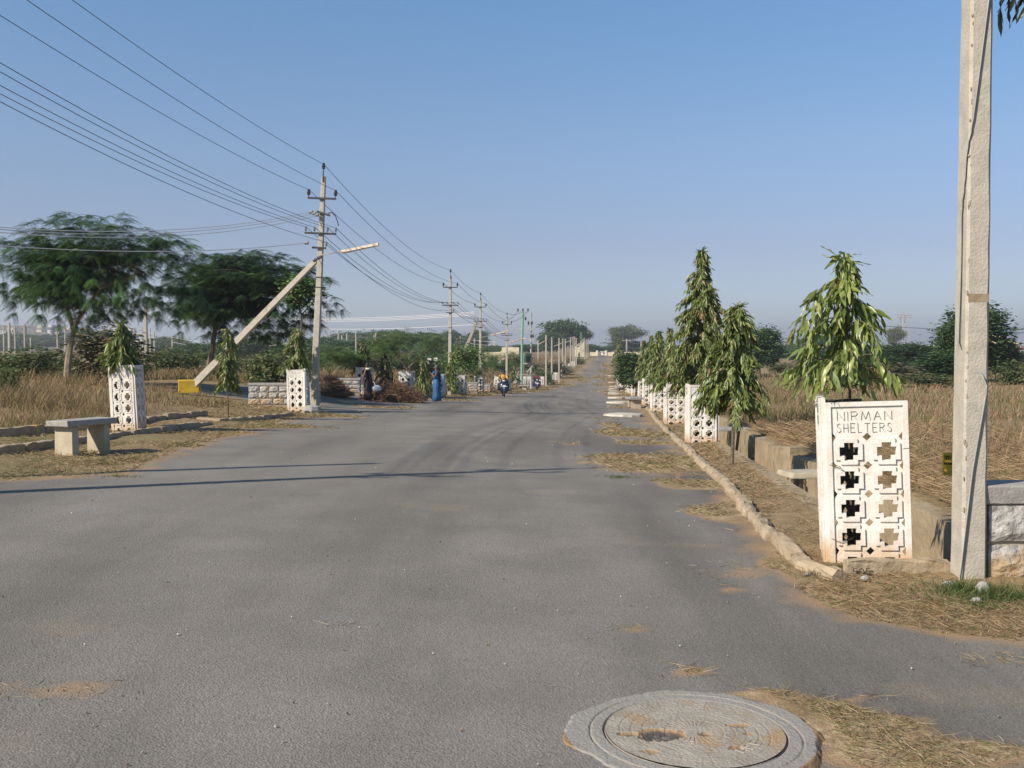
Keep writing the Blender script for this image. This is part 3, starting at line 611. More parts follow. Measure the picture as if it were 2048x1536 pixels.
# kerbs
def kerb_run(label, pts, w, h, seg=.85, dz=0., cat='kerb', j=.03, round_=True, mat_='kerb', brk=0.0, taper=.0):
    root = empty('kerb', (pts[0][0], pts[0][1], gz(*pts[0])), label=label, cat=cat)
    o0 = Vector(root.location); L = [0]
    for a, b in zip(pts, pts[1:]): L.append(L[-1] + math.hypot(b[0]-a[0], b[1]-a[1]))
    def at(t):
        for i in range(len(L) - 1):
            if t <= L[i+1] or i == len(L) - 2:
                u = (t - L[i]) / (L[i+1] - L[i]); return (pts[i][0] + (pts[i+1][0]-pts[i][0])*u, pts[i][1] + (pts[i+1][1]-pts[i][1])*u)
    t = 0
    while t < L[-1] - .2:
        sl_ = seg * random.uniform(.75, 1.25); t1 = min(t + sl_, L[-1])
        if random.random() >= brk:
            mb = MB(); n = 7; ww = w * random.uniform(.9, 1.1); hh = h * random.uniform(.85, 1.12); ox = random.uniform(-j, j)
            rings = []
            prof = [(-.5,-.4),(-.5,.55),(-.40,.86),(-.18,1.0),(.15,1.0),(.38,.88),(.5,.6),(.5,-.4)] if round_ else [(-.5,-.4),(-.5,.9),(-.44,1.),(.44,1.),(.5,.9),(.5,-.4)]
            vs = []; fs = []; m = len(prof)
            for i in range(n):
                q = t + .012 + (t1 - t - .024) * i / (n - 1); a = at(q); b = at(min(q + .05, L[-1])) ; a_ = at(max(q - .05, 0))
                tx, ty = b[0]-a_[0], b[1]-a_[1]; ln = math.hypot(tx, ty) or 1; nx, ny = ty/ln, -tx/ln
                e = 1 - (.10 if i in (0, n-1) else 0)
                for (u, v) in prof:
                    uu = u * ww * e + ox + random.uniform(-1, 1) * .012; x = a[0] + nx*uu; y = a[1] + ny*uu
                    vs.append(Vector((x, y, gz(a[0], a[1]) + dz + v*hh*e + random.uniform(-1, 1)*.010)) - o0)
            for i in range(n-1):
                for k in range(m): fs.append((i*m+k, (i+1)*m+k, (i+1)*m+(k+1)%m, i*m+(k+1)%m))
            fs.append(tuple(range(m))); fs.append(tuple((n-1)*m+k for k in range(m))[::-1])
            mb.add(vs, fs); mb.build('kerb_stone', M[mat_], root, smooth=False)
        t = t1
    return root
rk = [(2.24, 6.75), (1.36 + ROAD*7.1, 7.1)] + [(1.345 + ROAD * y + .012*math.sin(y*.7), y) for y in (7.6, 9, 11, 13.5, 16, 20, 24.5, 30, 37, 45)]
kerb_run('rounded plastered kerb running along the right edge of the road', rk, .142, .10, seg=.7, dz=-.012)
fk = kerb_run('straight low kerb in front of the nearest white guard', [(2.33, 6.93), (3.08, 6.93)], .09, .115, seg=1.5, round_=False)
mb = MB(); strokes(mb, '5O5', .045, .012, .05, .055, .009, -.050, thick=.004); mb.build('lettering', M['iron'], fk)
kerb_run('broken dark kerb along the left verge beside the bench', [(-7.1, 11.6), (-6.9, 13), (-6.6, 16), (-6.62, 19), (-6.45, 21.2)], .14, .11, j=.03, round_=False, brk=.04)
kerb_run('left kerb pieces ahead of the sapling without a guard', [(-7.15, 22.6), (-6.55, 22.3), (-6.2, 24.0), (-5.95, 26.5), (-5.8, 28.6)], .14, .10, round_=False, brk=.1)
kerb_run('rear drain edging behind the left bench and guard', [(-10.2, 14.0), (-8.3, 16.2), (-7.95, 19), (-7.75, 22.5), (-7.6, 24.6)], .13, .14, round_=False, brk=.03, j=.02)
for px, d in ((1245, 34.6),(1237, 48.2),(1232, 58.5)): pass

# ---------------------------------------------------------------- manholes
def make_manhole():
    root = empty('manhole', (.725, 3.90, gz(.725, 3.90)), label='large round concrete manhole cover with radial grooves in the foreground asphalt', cat='manhole')
    def disc(name, r0, r1, nr, na, hf, mt, smooth=True):
        R_, A_ = np.meshgrid(np.linspace(r0, r1, nr), np.linspace(0, 2*np.pi, na, endpoint=False), indexing='ij')
        X, Y = R_*np.cos(A_), R_*np.sin(A_); rr = R_*1.0
        Z = hf(X, Y, R_, A_); V = np.stack([X, Y, Z], -1).reshape(-1, 3)
        i = np.arange(nr*na).reshape(nr, na); j = np.roll(i, -1, 1)
        q = np.stack([i[:-1], i[1:], j[1:], j[:-1]], -1).reshape(-1, 4)
        return V, q
    def groove(x, w): return np.clip(1 - np.abs(x) / w, 0, 1)
    def lid(X, Y, R_, A_):
        z = np.full(X.shape, .017)
        for rg in (.115, .16, .205, .25, .295): z -= .0022 * groove(R_ - rg, .0045) * (np.abs(np.sin(A_*1.0 + rg*9)) > .18)
        for k in range(32):
            a = k*np.pi/16 + .05; dl = np.abs(np.angle(np.exp(1j*(A_ - a)))) * R_
            r0, r1 = ((.06, .14) if k % 2 else (.06,.12)) ; seg = (R_ > .235) & (R_ < .345) & (k % 2 == 0) | (R_ > r0) & (R_ < r1)
            z -= .0020 * groove(dl, .004) * seg
        n = N2(X + 5, Y + 5, .05, 61)*.5 + N2(X + 5, Y + 5, .018, 62)*.5
        z += (n - .5) * .0015
        for cx, cy, rx, ry, dp in ((-.14, -.035, .085, .055, .02), (.035, -.035, .026, .018, .02), (-.262, -.03, .05, .022, .012), (.19, .06, .055, .017, .012), (.21, -.03, .02, .012, .01), (.135, -.17, .03, .022, .014), (-.2, -.2, .03, .018, .01)):
            q = np.hypot((X-cx)/rx, (Y-cy)/ry) + (n-.5)*.9; z -= dp*np.clip(1.15-q, 0, 1)**.5*(.55+.9*n)
        return z
    V, q = disc('lid', .002, .352, 150, 420, lid, 0)
    n0 = len(V)
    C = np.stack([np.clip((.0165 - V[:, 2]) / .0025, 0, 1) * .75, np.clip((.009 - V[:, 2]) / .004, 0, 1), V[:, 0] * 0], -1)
    me = npmesh('lid', V, q, C, smooth=True); link('cover', me, root, M['lid'])
    def ring(X, Y, R_, A_):
        n = N2(X + 9, Y + 9, .12, 63)*.5 + N2(X + 9, Y + 9, .03, 64)*.5
        z = .014 + (n-.5)*.005; z -= .012*groove(R_-.358, .006); z -= .007*groove(R_-.415+.004*np.sin(3*A_), .006)
        edge = .485 + .014*np.sin(2*A_+1)+.010*np.sin(5*A_)+.005*np.sin(11*A_+2) + .03*(n-.5) + .05*np.clip(1-np.abs(np.angle(np.exp(1j*(A_-3.3))))/.35, 0, 1)
        z = np.where(R_ > edge - .012, z - .03*np.clip((R_-edge+.012)/.03, 0, 2), z); return z
    V, q = disc('r', .353, .60, 70, 420, ring, 0)
    C = np.stack([np.clip((.011 - V[:, 2]) / .01, 0, 1)*(np.hypot(V[:,0], V[:,1]) < .45) + .9*(np.hypot(V[:,0]+.02, V[:,1]-.02) > .495), V[:, 0]*0, V[:, 0]*0+1], -1)
    link('frame_ring', npmesh('ring', V, q, C, smooth=True), root, M['lid'])
    mb = MB(); 
    for ch, a in (('H', -.9), ('R', -.7), ('E', -.5)):
        m2 = MB(); strokes(m2, ch, -.02, -.02, .045, .05, .006, 0, thick=.004)
        for v in m2.v:
            x, z = v[0], v[2]; px_, py_ = .245*math.cos(a), .245*math.sin(a); ca, sa = math.cos(a + math.pi/2), math.sin(a + math.pi/2)
            mb.v.append((px_ + x*ca - z*sa, py_ + x*sa + z*ca, .0165 + v[1]))
        n = len(mb.v) - len(m2.v); mb.f += [tuple(i+n for i in f) for f in m2.f]
    mb.build('raised_letter', M['slab'], root)
    return root
def lidmat():
    m = mat('worn_cover_concrete', (.335,.305,.255), (.265,.24,.20), scale=9, detail=10, bump=.45, bscale=70, stain=(.33,.235,.14), sscale=4.5, sw=.56, spec=.08)
    nt = m.node_tree; n = nt.nodes; l = nt.links; b = n['Principled BSDF']; src = b.inputs['Base Color'].links[0].from_socket
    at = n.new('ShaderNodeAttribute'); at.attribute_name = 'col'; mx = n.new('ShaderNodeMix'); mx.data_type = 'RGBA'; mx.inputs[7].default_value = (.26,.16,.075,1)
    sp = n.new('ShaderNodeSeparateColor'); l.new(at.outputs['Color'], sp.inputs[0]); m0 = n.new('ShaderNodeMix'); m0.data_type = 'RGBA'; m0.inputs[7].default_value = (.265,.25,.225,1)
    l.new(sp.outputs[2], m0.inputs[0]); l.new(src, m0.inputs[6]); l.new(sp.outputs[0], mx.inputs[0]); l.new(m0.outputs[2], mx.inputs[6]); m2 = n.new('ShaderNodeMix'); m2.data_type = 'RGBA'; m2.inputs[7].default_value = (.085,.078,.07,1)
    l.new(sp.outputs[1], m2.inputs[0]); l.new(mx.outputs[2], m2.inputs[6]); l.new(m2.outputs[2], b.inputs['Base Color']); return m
M['lid'] = lidmat(); make_manhole()
def small_manhole(px, d, r, label, hh=.09):
    x = wx(px, d); mb = MB(); n = 26; rnd = [1 + random.uniform(-.05, .05) for _ in range(n)]
    root = empty('manhole', (x, d, gz(x, d) - .03), label=label, cat='manhole', group='raised round manhole covers along the right lane')
    prof = [(1.02,0),(1.0,hh*.8),(.97,hh+.02),(.80,hh+.03),(.79,hh+.015),(.76,hh+.015),(.75,hh+.035),(.01,hh+.045)]
    vs = []; fs = []
    for q, z in prof:
        for k in range(n):
            a = 2*math.pi*k/n; vs.append((r*q*rnd[k]*math.cos(a), r*q*rnd[k]*math.sin(a), z + random.uniform(-.004, .004)))
    for i in range(len(prof)-1):
        for k in range(n): fs.append((i*n+k, i*n+(k+1)%n, (i+1)*n+(k+1)%n, (i+1)*n+k))
    s = 4*n; a = MB().add(vs[:5*n], [f for f in fs if max(f) < 5*n]); b = MB().add(vs[4*n:], [tuple(i-4*n for i in f) for f in fs if min(f) >= 4*n] + [tuple(range(3*n, 4*n))])
    a.build('frame_ring', M['slab_pale'], root); b.build('cover', M['slab_pale'], root)
for i, (px, d, r) in enumerate(((1247,34.6,.66),(1236.5,48.5,.58),(1233,58.5,.52),(1230,72,.5),(1228,84,.5),(1227,97,.5),(1226,112,.5),(1228,128,.6),(1224,150,.6),(1222,175,.6))):
    small_manhole(px, d, r, ['nearest of the raised pale manhole covers','second raised pale manhole cover','third raised pale manhole cover','fourth raised pale manhole cover','fifth raised pale manhole cover','sixth raised pale manhole cover','seventh raised pale manhole cover','eighth raised pale manhole cover','ninth raised pale manhole cover','farthest raised pale manhole cover'][i] + ' along the right lane of the road')

# ---------------------------------------------------------------- benches, parapets, drain slab, blocks
def bench(x, y, rz, L, dep, h, label):
    root = empty('bench', (x, y, gz(x, y)), rz, label=label, cat='bench', group='stone slab benches on the verges')
    MB().box((0, 0, h - .045), (L, dep, .09), jit=.006).build('seat', M['bench'], root, bev=.012)
    for sx in (-1, 1): MB().box((sx * L * .27, 0, (h - .09) / 2 - .06), (L * .27 if L < 1 else .09, dep * .8, h - .09 + .12), jit=.008).build('leg', M['legstone'], root, bev=.008)
    return root
b = empty('bench', (-5.99, 13.85, gz(-5.99, 13.85)), 0, label='grey stone slab bench on two upright slabs on the left verge', cat='bench', group='stone slab benches on the verges')
b.rotation_euler.z = 1.12
MB().box((0, 0, .435), (.86, .43, .085), jit=.008).build('seat', M['bench'], b, bev=.012)
for sx in (-1, 1): MB().box((sx * .27, 0, .17), (.10, .35, .452), jit=.008).build('leg', M['legstone'], b, bev=.008)
for px, d, rz, lb in ((1269.5, 42.6, .1, 'small stone bench on the right verge in front of the guard row'), (1243.5, 92, .1, 'distant stone bench low on the right verge under the dark bush'), (1049, 104, -.1, 'stone slab bench at the foot of the green transformer pole')):
    x = wx(px, d); bb = empty('bench', (x, d, gz(x, d)), rz, label=lb, cat='bench', group='stone slab benches on the verges')
    MB().box((0, 0, .44), (.62 if d < 50 else 1.1, 1.0, .08), jit=.01).build('seat', M['bench'], bb)
    for sx in (-1, 1): MB().box((0, sx * .3, .18), (.42, .1, .44), jit=.01).build('leg', M['legstone'], bb)
def parapet(x, y, rz, L, H, th, label, rows=3, slab=.08, sw=.32):
    root = empty('stone_parapet', (x, y, gz(x, y)), rz, label=label, cat='parapet', group='rough stone culvert parapets')
    MB().box((L/2, 0, (H - slab) / 2 - .15), (L - .03, th - .035, H - slab + .3)).build('mortar_core', M['mortar'], root)
    MB().box((L/2, 0, H - slab/2), (L + .06, th + .05, slab - .004), jit=.01).build('coping_slab', M['bench'], root, bev=.012)
    rh = (H - slab) / rows
    for r in range(rows):
        x0 = -.0; k = 0
        while x0 < L - .08:
            wdt = min(sw * random.uniform(.75, 1.25), L - x0); 
            if L - x0 - wdt < .12: wdt = L - x0
            mb = MB(); n = 4
            zc = r * rh + rh / 2; hw, hh = wdt/2 - .014, rh/2 - .013
            g = [[None]*(n+1) for _ in range(n+1)]; vs = []; fs = []
            for i in range(n+1):
                for j in range(n+1):
                    u, v = i/n*2-1, j/n*2-1; e = max(abs(u), abs(v)); prot = .024*(1 - e**3) + random.uniform(-.012, .014)*(e < 1)
                    vs.append((x0 + wdt/2 + u*hw + random.uniform(-.004,.004), -th/2 - .004 - prot, zc + v*hh + random.uniform(-.004,.004)))
            for i in range(n):
                for j in range(n): a = i*(n+1)+j; fs.append((a, a+n+1, a+n+2, a+1))
            b0 = len(vs); rim = [i*(n+1) for i in range(n+1)] + [n*(n+1)+j for j in range(1, n+1)] + [i*(n+1)+n for i in range(n-1, -1, -1)] + [j for j in range(n-1, 0, -1)]
            for q in rim: vs.append((vs[q][0], -th/2 + .03, vs[q][2]))
            for i in range(len(rim)): j = (i+1) % len(rim); fs.append((rim[j], rim[i], b0+i, b0+j))
            mb.add(vs, fs); mb.build('stone', M['granite'], root); x0 += wdt
        for sx in (0, 1):    # end stones
            MB().box((sx * L + (-.0 if sx == 0 else 0), 0, r*rh + rh/2), (.05, th - .06, rh - .03), jit=.008).build('stone', M['granite'], root)
    return root
parapet(3.215, 6.86, -.02, 1.9, .66, .34, 'stone block parapet with a thick slab top beside the near concrete pole', rows=2, slab=.125, sw=.62)
parapet(-8.05, 30.6, .02, 2.1, .66, .35, 'stone block parapet with slab top left of the braced power pole', rows=3, slab=.09, sw=.36)
parapet(-7.7, 42.6, .04, 1.2, .62, .35, 'low stone parapet behind the left brushwood heap', rows=3, slab=.09, sw=.36)
parapet(wx(926, 69), 69, .0, 1.0, .62, .35, 'small block parapet between the guards left of the third pole', rows=3, slab=.09, sw=.36)
parapet(wx(968, 76), 76, .0, .5, .6, .3, 'short block stub right of the guard at the third pole', rows=3, slab=.08, sw=.3)
o = MB().box((0, 0, 0), (1.0, .6, .07), .08, jit=.014).build('drain_slab', M['legstone'], loc=(2.78 + ROAD*13.4, 13.4, gz(2.7+ROAD*13.4, 13.4) + .02), bev=.01); tag(o, 'flat grey stone slab bridging the drain left of the near guard', 'slab')
o = MB().box((0, 0, 0), (1.2, .5, .075), .12, jit=.012).build('drain_slab', M['bench'], loc=(2.62 + ROAD*24, 24, gz(2.62+ROAD*24, 24) + .07), bev=.01); tag(o, 'stone slab over the drain behind the hanging sapling', 'slab')
# transverse drain walls seen as steps
for yy, lb in ((17.2,'plastered cross wall in the drain below the sapling'),):
    x = 3.55 + ROAD*yy; o = MB().box((0,0,0), (1.3,.22,.5), .25, jit=.02).build('drain_cross_wall', M['drain'], loc=(x, yy, gz(x, yy)-.12), bev=.01); tag(o, lb, 'wall')
# leaning slab next to guard by the braced pole
x = wx(610, 28.8); o = MB().box((0, 0, .55), (.06, .5, 1.25), .3, jit=.008).build('leaning_panel', M['guard'], loc=(x, 28.75, gz(x, 28.75))); tag(o, 'narrow white slab leaning beside the guard at the braced pole', 'slab')
mb = MB(); mb.lathe((0,0,0), [(.26,-.1),(.28,.1),(.25,.2),(.12,.24)], 9); x = wx(623, 28.3); o = mb.build('boulder', M['bench'], loc=(x, 28.3, gz(x, 28.3))); tag(o, 'rounded grey stone at the foot of the braced pole', 'stone')
# yellow anchor block of the strut
o = MB().box((0, 0, 0), (.62, .45, .42), .35, jit=.01).build('anchor_block', M['yellow'], bev=.015); o.location = W(377, 773, 31.5); tag(o, 'yellow painted concrete block at the foot of the slanting strut', 'block')
x = wx(64, 17.0); o = MB().box((0, 0, .06), (.13, .07, .15), .2, jit=.008).build('marker_stone', M['yellow'], loc=(x, 17, gz(x, 17) + .02)); tag(o, 'small yellow marker stone in the grass left of the bench', 'marker')
# yellow site number stone behind the near pole
sg = empty('site_marker', W(1897, 944, 8.9), -.25, label='yellow site number stone half hidden behind the near concrete pole', cat='marker stone')
MB().box((0.02, 0, .075), (.14, .05, .20), jit=.006).build('stone_block', M['yellow'], sg, bev=.01)
mb = MB(); strokes(mb, 'SLN-185', -.042, .112, .040, .026, .006, -.029, adv=.8, thick=.004) if False else strokes(mb, 'SION 185', -.042, .112, .038, .022, .0055, -.029, adv=.8, thick=.004)
for k in range(7): mb.box((-.036 + k*.016, -.028, .078), (.011, .003, .016))
mb.build('lettering', M['black'], sg)
# ballast: stones near the pole foot
for i, (px, py, d, r, lb) in enumerate(((1974,1168,6.3,.055,'upright pebble wedged between the near pole and parapet'),(1962,1190,6.1,.04,'small tan pebble in front of the near pole'),(1905,1172,6.5,.05,'flat grey stone left of the near pole foot'),(1736,1150,6.75,.035,'brown lump in front of the low kerb'),(1620,1145,6.9,.02,'tiny white pebble at the kerb end'))):
    mb = MB(); mb.ball((0,0,0), (r, r*.8, r*(1.3 if i == 0 else .6)), 6); x = wx(px, d); o = mb.build('pebble', M['bench'], loc=(x, d, gz(x, d)+r*.5)); tag(o, lb, 'pebble')
# ---------------------------------------------------------------- vegetation
def rn(n): return RNG.normal(0, 1, (n, 3))
def unit(v): return v / (np.linalg.norm(v, axis=1, keepdims=True) + 1e-9)
# hanging lance-shaped leaf: along +y, arched, wavy edge
def lance(seg=6, wav=.035):
    vs = []; ws = [.02, .075, .098, .092, .075, .045, .004]
    for i in range(seg + 1):
        t = i / seg; w = np.interp(t, np.linspace(0, 1, 7), ws); z = -.16 * t * t
        vs += [(-w, t, z + wav * math.sin(t * 13)), (0, t, z - .03 * (1 if 0 < i < seg else 0)), (w, t, z + wav * math.sin(t * 13 + 1.7))]
    fs = []
    for i in range(seg):
        for k in range(2): a = i * 3 + k; fs.append((a, a + 1, a + 4, a + 3))
    return np.array(vs), np.array(fs)
LANCE = lance(); LANCE3 = lance(3, .02)
DIA = (np.array([(0,0,0),(.28,.45,.06),(0,1,-.05),(-.28,.45,.06)]), np.array([(0,1,2,3)]))
OVAL = (np.array([(0,0,0),(.2,.2,.04),(.26,.55,.05),(0,1,-.04),(-.26,.55,.05),(-.2,.2,.04)]), np.array([(0,1,2,3),(0,3,4,5)]))
def frond(npair=10, arch=.35):
    vs = []; fs = []
    for i in range(npair):
        t = (i + .6) / npair; y = t; z = -arch * t * t; ln = .23 * math.sin(math.pi * min(1, .25 + .7 * t)) ** .6
        for s_ in (-1, 1):
            b = len(vs); dy = .036
            vs += [(0, y - dy, z), (s_ * ln, y - dy + .10, z - .05), (s_ * ln * .96, y + dy + .06, z - .06), (0, y + dy * .5, z)]
            fs.append((b, b + 1, b + 2, b + 3))
    return np.array(vs), np.array(fs)
FROND = frond(); FROND5 = frond(5)
def clumpt(n=7, seed=1):
    r = np.random.default_rng(seed); P = unit(r.normal(0, 1, (n, 3))) * r.uniform(.2, .6, (n, 1)); D = unit(P + r.normal(0, .5, (n, 3)))
    V, Fx, _ = scatter(*DIA, P, frames(D, unit(r.normal(0, 1, (n, 3)))), np.full(n, .62), np.ones((n, 3)))
    return V, Fx
CLUMP = clumpt()
def foliage_obj(name, parts, parent, mt='foliage', smooth=True, **k):
    V = np.concatenate([p[0] for p in parts]); off = 0; Fs = []
    for p in parts: Fs.append(p[1] + off); off += len(p[0])
    return link(name, npmesh(name, V, np.concatenate(Fs), np.concatenate([p[2] for p in parts]), smooth), parent, M[mt], **k)
POLYC = [(.145,.185,.042),(.19,.225,.06),(.10,.138,.034),(.24,.26,.085),(.125,.165,.045)]
def weeping(name, H, Rb, n_br, per, leafL, seed=0, top_sparse=.25, tpl=None, lean=(0, 0), stemr=.02, bot=.35, asym=0., sep=False, dark=1., brown=.03, z0=0., pw=.85, dropk=1., zmin=None, skirt=0):
    """mast tree: central leader, arching drooping branches, long hanging leaves. origin at stem foot"""
    global RNG
    RNG = np.random.default_rng(300 + seed); rr = random.Random(seed); root = empty(name, (0, 0, 0))
    mb = MB(); top = Vector((lean[0], lean[1], H))
    tr = [Vector((0, 0, -.1)).lerp(top, t) + Vector((rr.uniform(-1, 1), rr.uniform(-1, 1), 0)) * .025 * H * t * (1 - t) for t in (0, .2, .4, .6, .8, 1)]
    mb.tube(tr, [stemr * (1.15 - .95 * t) for t in (0, .2, .4, .6, .8, 1)], 7)
    Ps = []; Ds = []
    for b in range(n_br):
        t = bot + (1 - bot) * (b + rr.random()) / n_br; t = min(t, .99)
        q = (1 - t) / (1 - bot); q = max(0.06, min(1, q)) ** pw; q = max(.16, (q - skirt) / (1 - skirt)) if skirt else q; rad = Rb * q * rr.uniform(.5, 1.3)
        a = rr.uniform(0, 6.283); ax = Vector((math.cos(a), math.sin(a), 0)); rad *= 1 + asym * ax.x
        st = Vector((0, 0, 0)).lerp(top, t); pts = []
        up = rr.uniform(.15, .4); drop = dropk * rr.uniform(.35, .9) * (.5 + .5 * q) * min(1.3, Rb * 1.4)
        for i in range(7):
            u = i / 6; pts.append(st + ax * rad * u + Vector((0, 0, rad * up * u * (1 - u) * 3 - drop * max(0, u - .35) ** 1.6)))
        if zmin: pts = [Vector((q.x, q.y, max(q.z, zmin + .03))) for q in pts]
        mb.tube(pts, [stemr * .28 * (1 - .8 * i / 6) + .0012 for i in range(7)], 4, cap=False)
        m_ = max(3, int(per * (.45 + .75 * q)))
        if t > 1 - top_sparse: m_ = max(3, int(m_ * .75))
        for i in range(m_):
            u = rr.uniform(.12, 1.0) ** .8; j = min(5, int(u * 6)); f = u * 6 - j
            p = pts[j].lerp(pts[j + 1], f); Ps.append(p + Vector((rr.gauss(0, 1), rr.gauss(0, 1), rr.gauss(0, 1))) * leafL * .12)
            side = rr.uniform(-1, 1); sd = Vector((-ax.y, ax.x, 0)) * side
            Ds.append(ax * rr.uniform(.15, .75) + sd * .6 + Vector((0, 0, -rr.uniform(.25, 1.7))))
    for i in range(int(per * .8)):                  # terminal tuft
        Ps.append(top + Vector((rr.gauss(0, .02), rr.gauss(0, .02), rr.uniform(-.08, .03) * H * .4))); a = rr.uniform(0, 6.28)
        Ds.append(Vector((math.cos(a) * .6, math.sin(a) * .6, rr.uniform(-1, .5))))
    P = np.array([tuple(p) for p in Ps]); D = np.array([tuple(p) for p in Ds])
    if zmin: kk = (P[:, 2] > zmin + .6 * leafL) | (RNG.random(len(P)) < .07); P, D = P[kk], D[kk]
    n = len(P)
    Nn = np.stack([P[:, 0] * .5, P[:, 1] * .5, np.full(n, .8)], -1) + RNG.normal(0, .6, (n, 3))
    C = pick(POLYC, n) * dark; br = RNG.random(n) < brown; C[br] = pick([(.24,.13,.06),(.3,.2,.1)], int(br.sum()))
    L = leafL * RNG.uniform(.65, 1.2, n)
    mb.build('trunk', M['bark'], root)
    k = tpl or LANCE
    if sep:      # nearest tree: the leaves that show largest are objects of their own
        order = np.argsort(P[:, 1] - .6 * np.abs(P[:, 0]) * 0)[:300]; msk = np.zeros(n, bool); msk[order] = True
        var = []
        for v in range(6):
            tv = LANCE[0].copy(); tv[:, 2] += .02 * np.sin(tv[:, 1] * (9 + v) + v); tv[:, 2] -= (.03 * v - .05) * tv[:, 1] ** 2; tv[:, 0] *= .9 + .08 * v
            me = npmesh('leaf', tv, LANCE[1], np.tile(np.array(POLYC[v % 5]) * dark * (1 if v != 5 else .8), (len(tv), 1)), True); me.materials.append(M['leaf']); var.append(me)
        Rm = frames(D, unit(Nn))
        for i in order:
            o = bpy.data.objects.new('leaf', var[int(RNG.integers(6))]); COL.objects.link(o); o.parent = root
            m4 = Matrix([[*Rm[i][r_], P[i][r_]] for r_ in range(3)] + [[0, 0, 0, 1]]); o.matrix_basis = m4 @ Matrix.Scale(L[i], 4)
        foliage_obj('foliage', [scatter(*k, P[~msk], frames(D[~msk], unit(Nn[~msk])), L[~msk], C[~msk])], root, 'leaf', kind='stuff')
    else:
        foliage_obj('foliage', [scatter(*k, P, frames(D, unit(Nn)), L, C)], root, 'leaf')
    return root
def put(root, px, d, label, cat='tree', group=None, rz=0, sc=1, dz=0, x=None, grp=None):
    x = wx(px, d) if x is None else x
    root.location = (x, d, gz(x, d) + dz); root.rotation_euler.z = rz; root.scale = (sc,) * 3 if not isinstance(sc, tuple) else sc
    return tag(root, label, cat, group)
# --- right row
t = weeping('weeping_tree', 2.32, .54, 52, 30, .155, dark=1.2, skirt=.12, seed=2, sep=True, bot=.50, lean=(-.12, 0), stemr=.018, asym=-.12, pw=.6, top_sparse=.5, dropk=.45, zmin=1.27)
put(t, 1716, 7.72, 'bushy young weeping tree growing out of the nearest white guard')
t = weeping('weeping_tree', 2.42, .60, 84, 50, .165, seed=1, bot=.36, stemr=.028, asym=.06, lean=(.06, 0), pw=.55, dropk=.6)
put(t, 1465, 15.2, 'free-standing weeping sapling with bare lower stem beside the second right guard')
t = weeping('weeping_tree', 4.45, 1.10, 150, 95, .175, tpl=LANCE3, dropk=.6, zmin=.95, seed=5, bot=.18, stemr=.05, lean=(0.05, 0), pw=.8, brown=.08)
put(t, 1398, 24.5, 'tallest pointed weeping tree in the right row')
ws = [weeping('weeping_tree', 2.9, 1.0, 70, 70, .19, dropk=.5, zmin=.98, seed=6, bot=.25, tpl=LANCE3), weeping('weeping_tree', 2.5, .7, 56, 54, .18, dropk=.5, zmin=.9, seed=8, bot=.3, tpl=LANCE3)]
for i, (px, d, sc, k, lb) in enumerate(((1340,31,1.0,0,'weeping tree directly left of the tallest one, bushy'),(1318,39,1.08,0,'bright green weeping tree over the fourth right guard'),(1302,48,1.12,0,'weeping tree over the fifth right guard'),(1288,58,1.15,0,'weeping tree over the sixth right guard'),
        (1430,27,1.0,1,'slimmer weeping tree just behind the tallest one on its right'),(1272,68,1.1,1,'small weeping tree over the seventh right guard'),(1238,165,2.6,1,'thin pale column-like tree at the far end of the right row'))):
    t = ws[k] if i in (0, 4) else copy_tree(ws[k]); put(t, px, d, lb, rz=i * 1.7, sc=(sc*.8, sc*.8, sc))
# --- left row
def wp(seed, H, R, nb, per, L, bot, **k): return weeping('weeping_tree', H, R * 1.1, int(nb * 1.25), int(per * 1.5), L, seed=seed, bot=bot, tpl=LANCE3, **k)
put(wp(11, 2.0, .36, 30, 26, .19, .58, lean=(-.06, 0), pw=.5, dropk=.45, zmin=1.08), 248, 18.8, 'weeping sapling crowning the guard behind the stone bench')
put(wp(12, 2.15, .34, 40, 24, .16, .32, lean=(.0, 0), pw=.5, dropk=.7), 455, 24.2, 'slim weeping sapling without guard between bench and braced pole')
put(wp(13, 2.45, .42, 40, 26, .18, .48, pw=.55, zmin=1.08), 594, 29.4, 'tall weeping sapling in the guard beside the braced pole')
put(wp(14, 2.3, .36, 34, 20, .22, .45, dark=.55, pw=.6), 727, 44.5, 'dark weeping sapling in the guard behind the woman in black')
put(wp(15, 1.95, .48, 40, 26, .2, .10, dark=.5, pw=.6, stemr=.03), 770, 45, 'dark green conical sapling left of the guard behind the brushwood')
put(wp(16, 1.75, .36, 32, 18, .24, .22, stemr=.02), 848, 45.5, 'light green sapling between the guard and the woman in blue')
put(wp(17, 2.5, .5, 34, 18, .3, .2), 905, 57, 'drooping bright sapling to the right of the woman in blue')
put(wp(18, 1.9, .32, 24, 14, .26, .6), 958, 73, 'small sapling in the guard at the third power pole')
put(wp(19, 2.2, .55, 28, 14, .34, .4), 1028, 106, 'light green sapling left of the green transformer pole')
put(wp(20, 1.9, .8, 28, 14, .4, .1), 1098, 143, 'low bright bush beside the left row past the rear scooter')

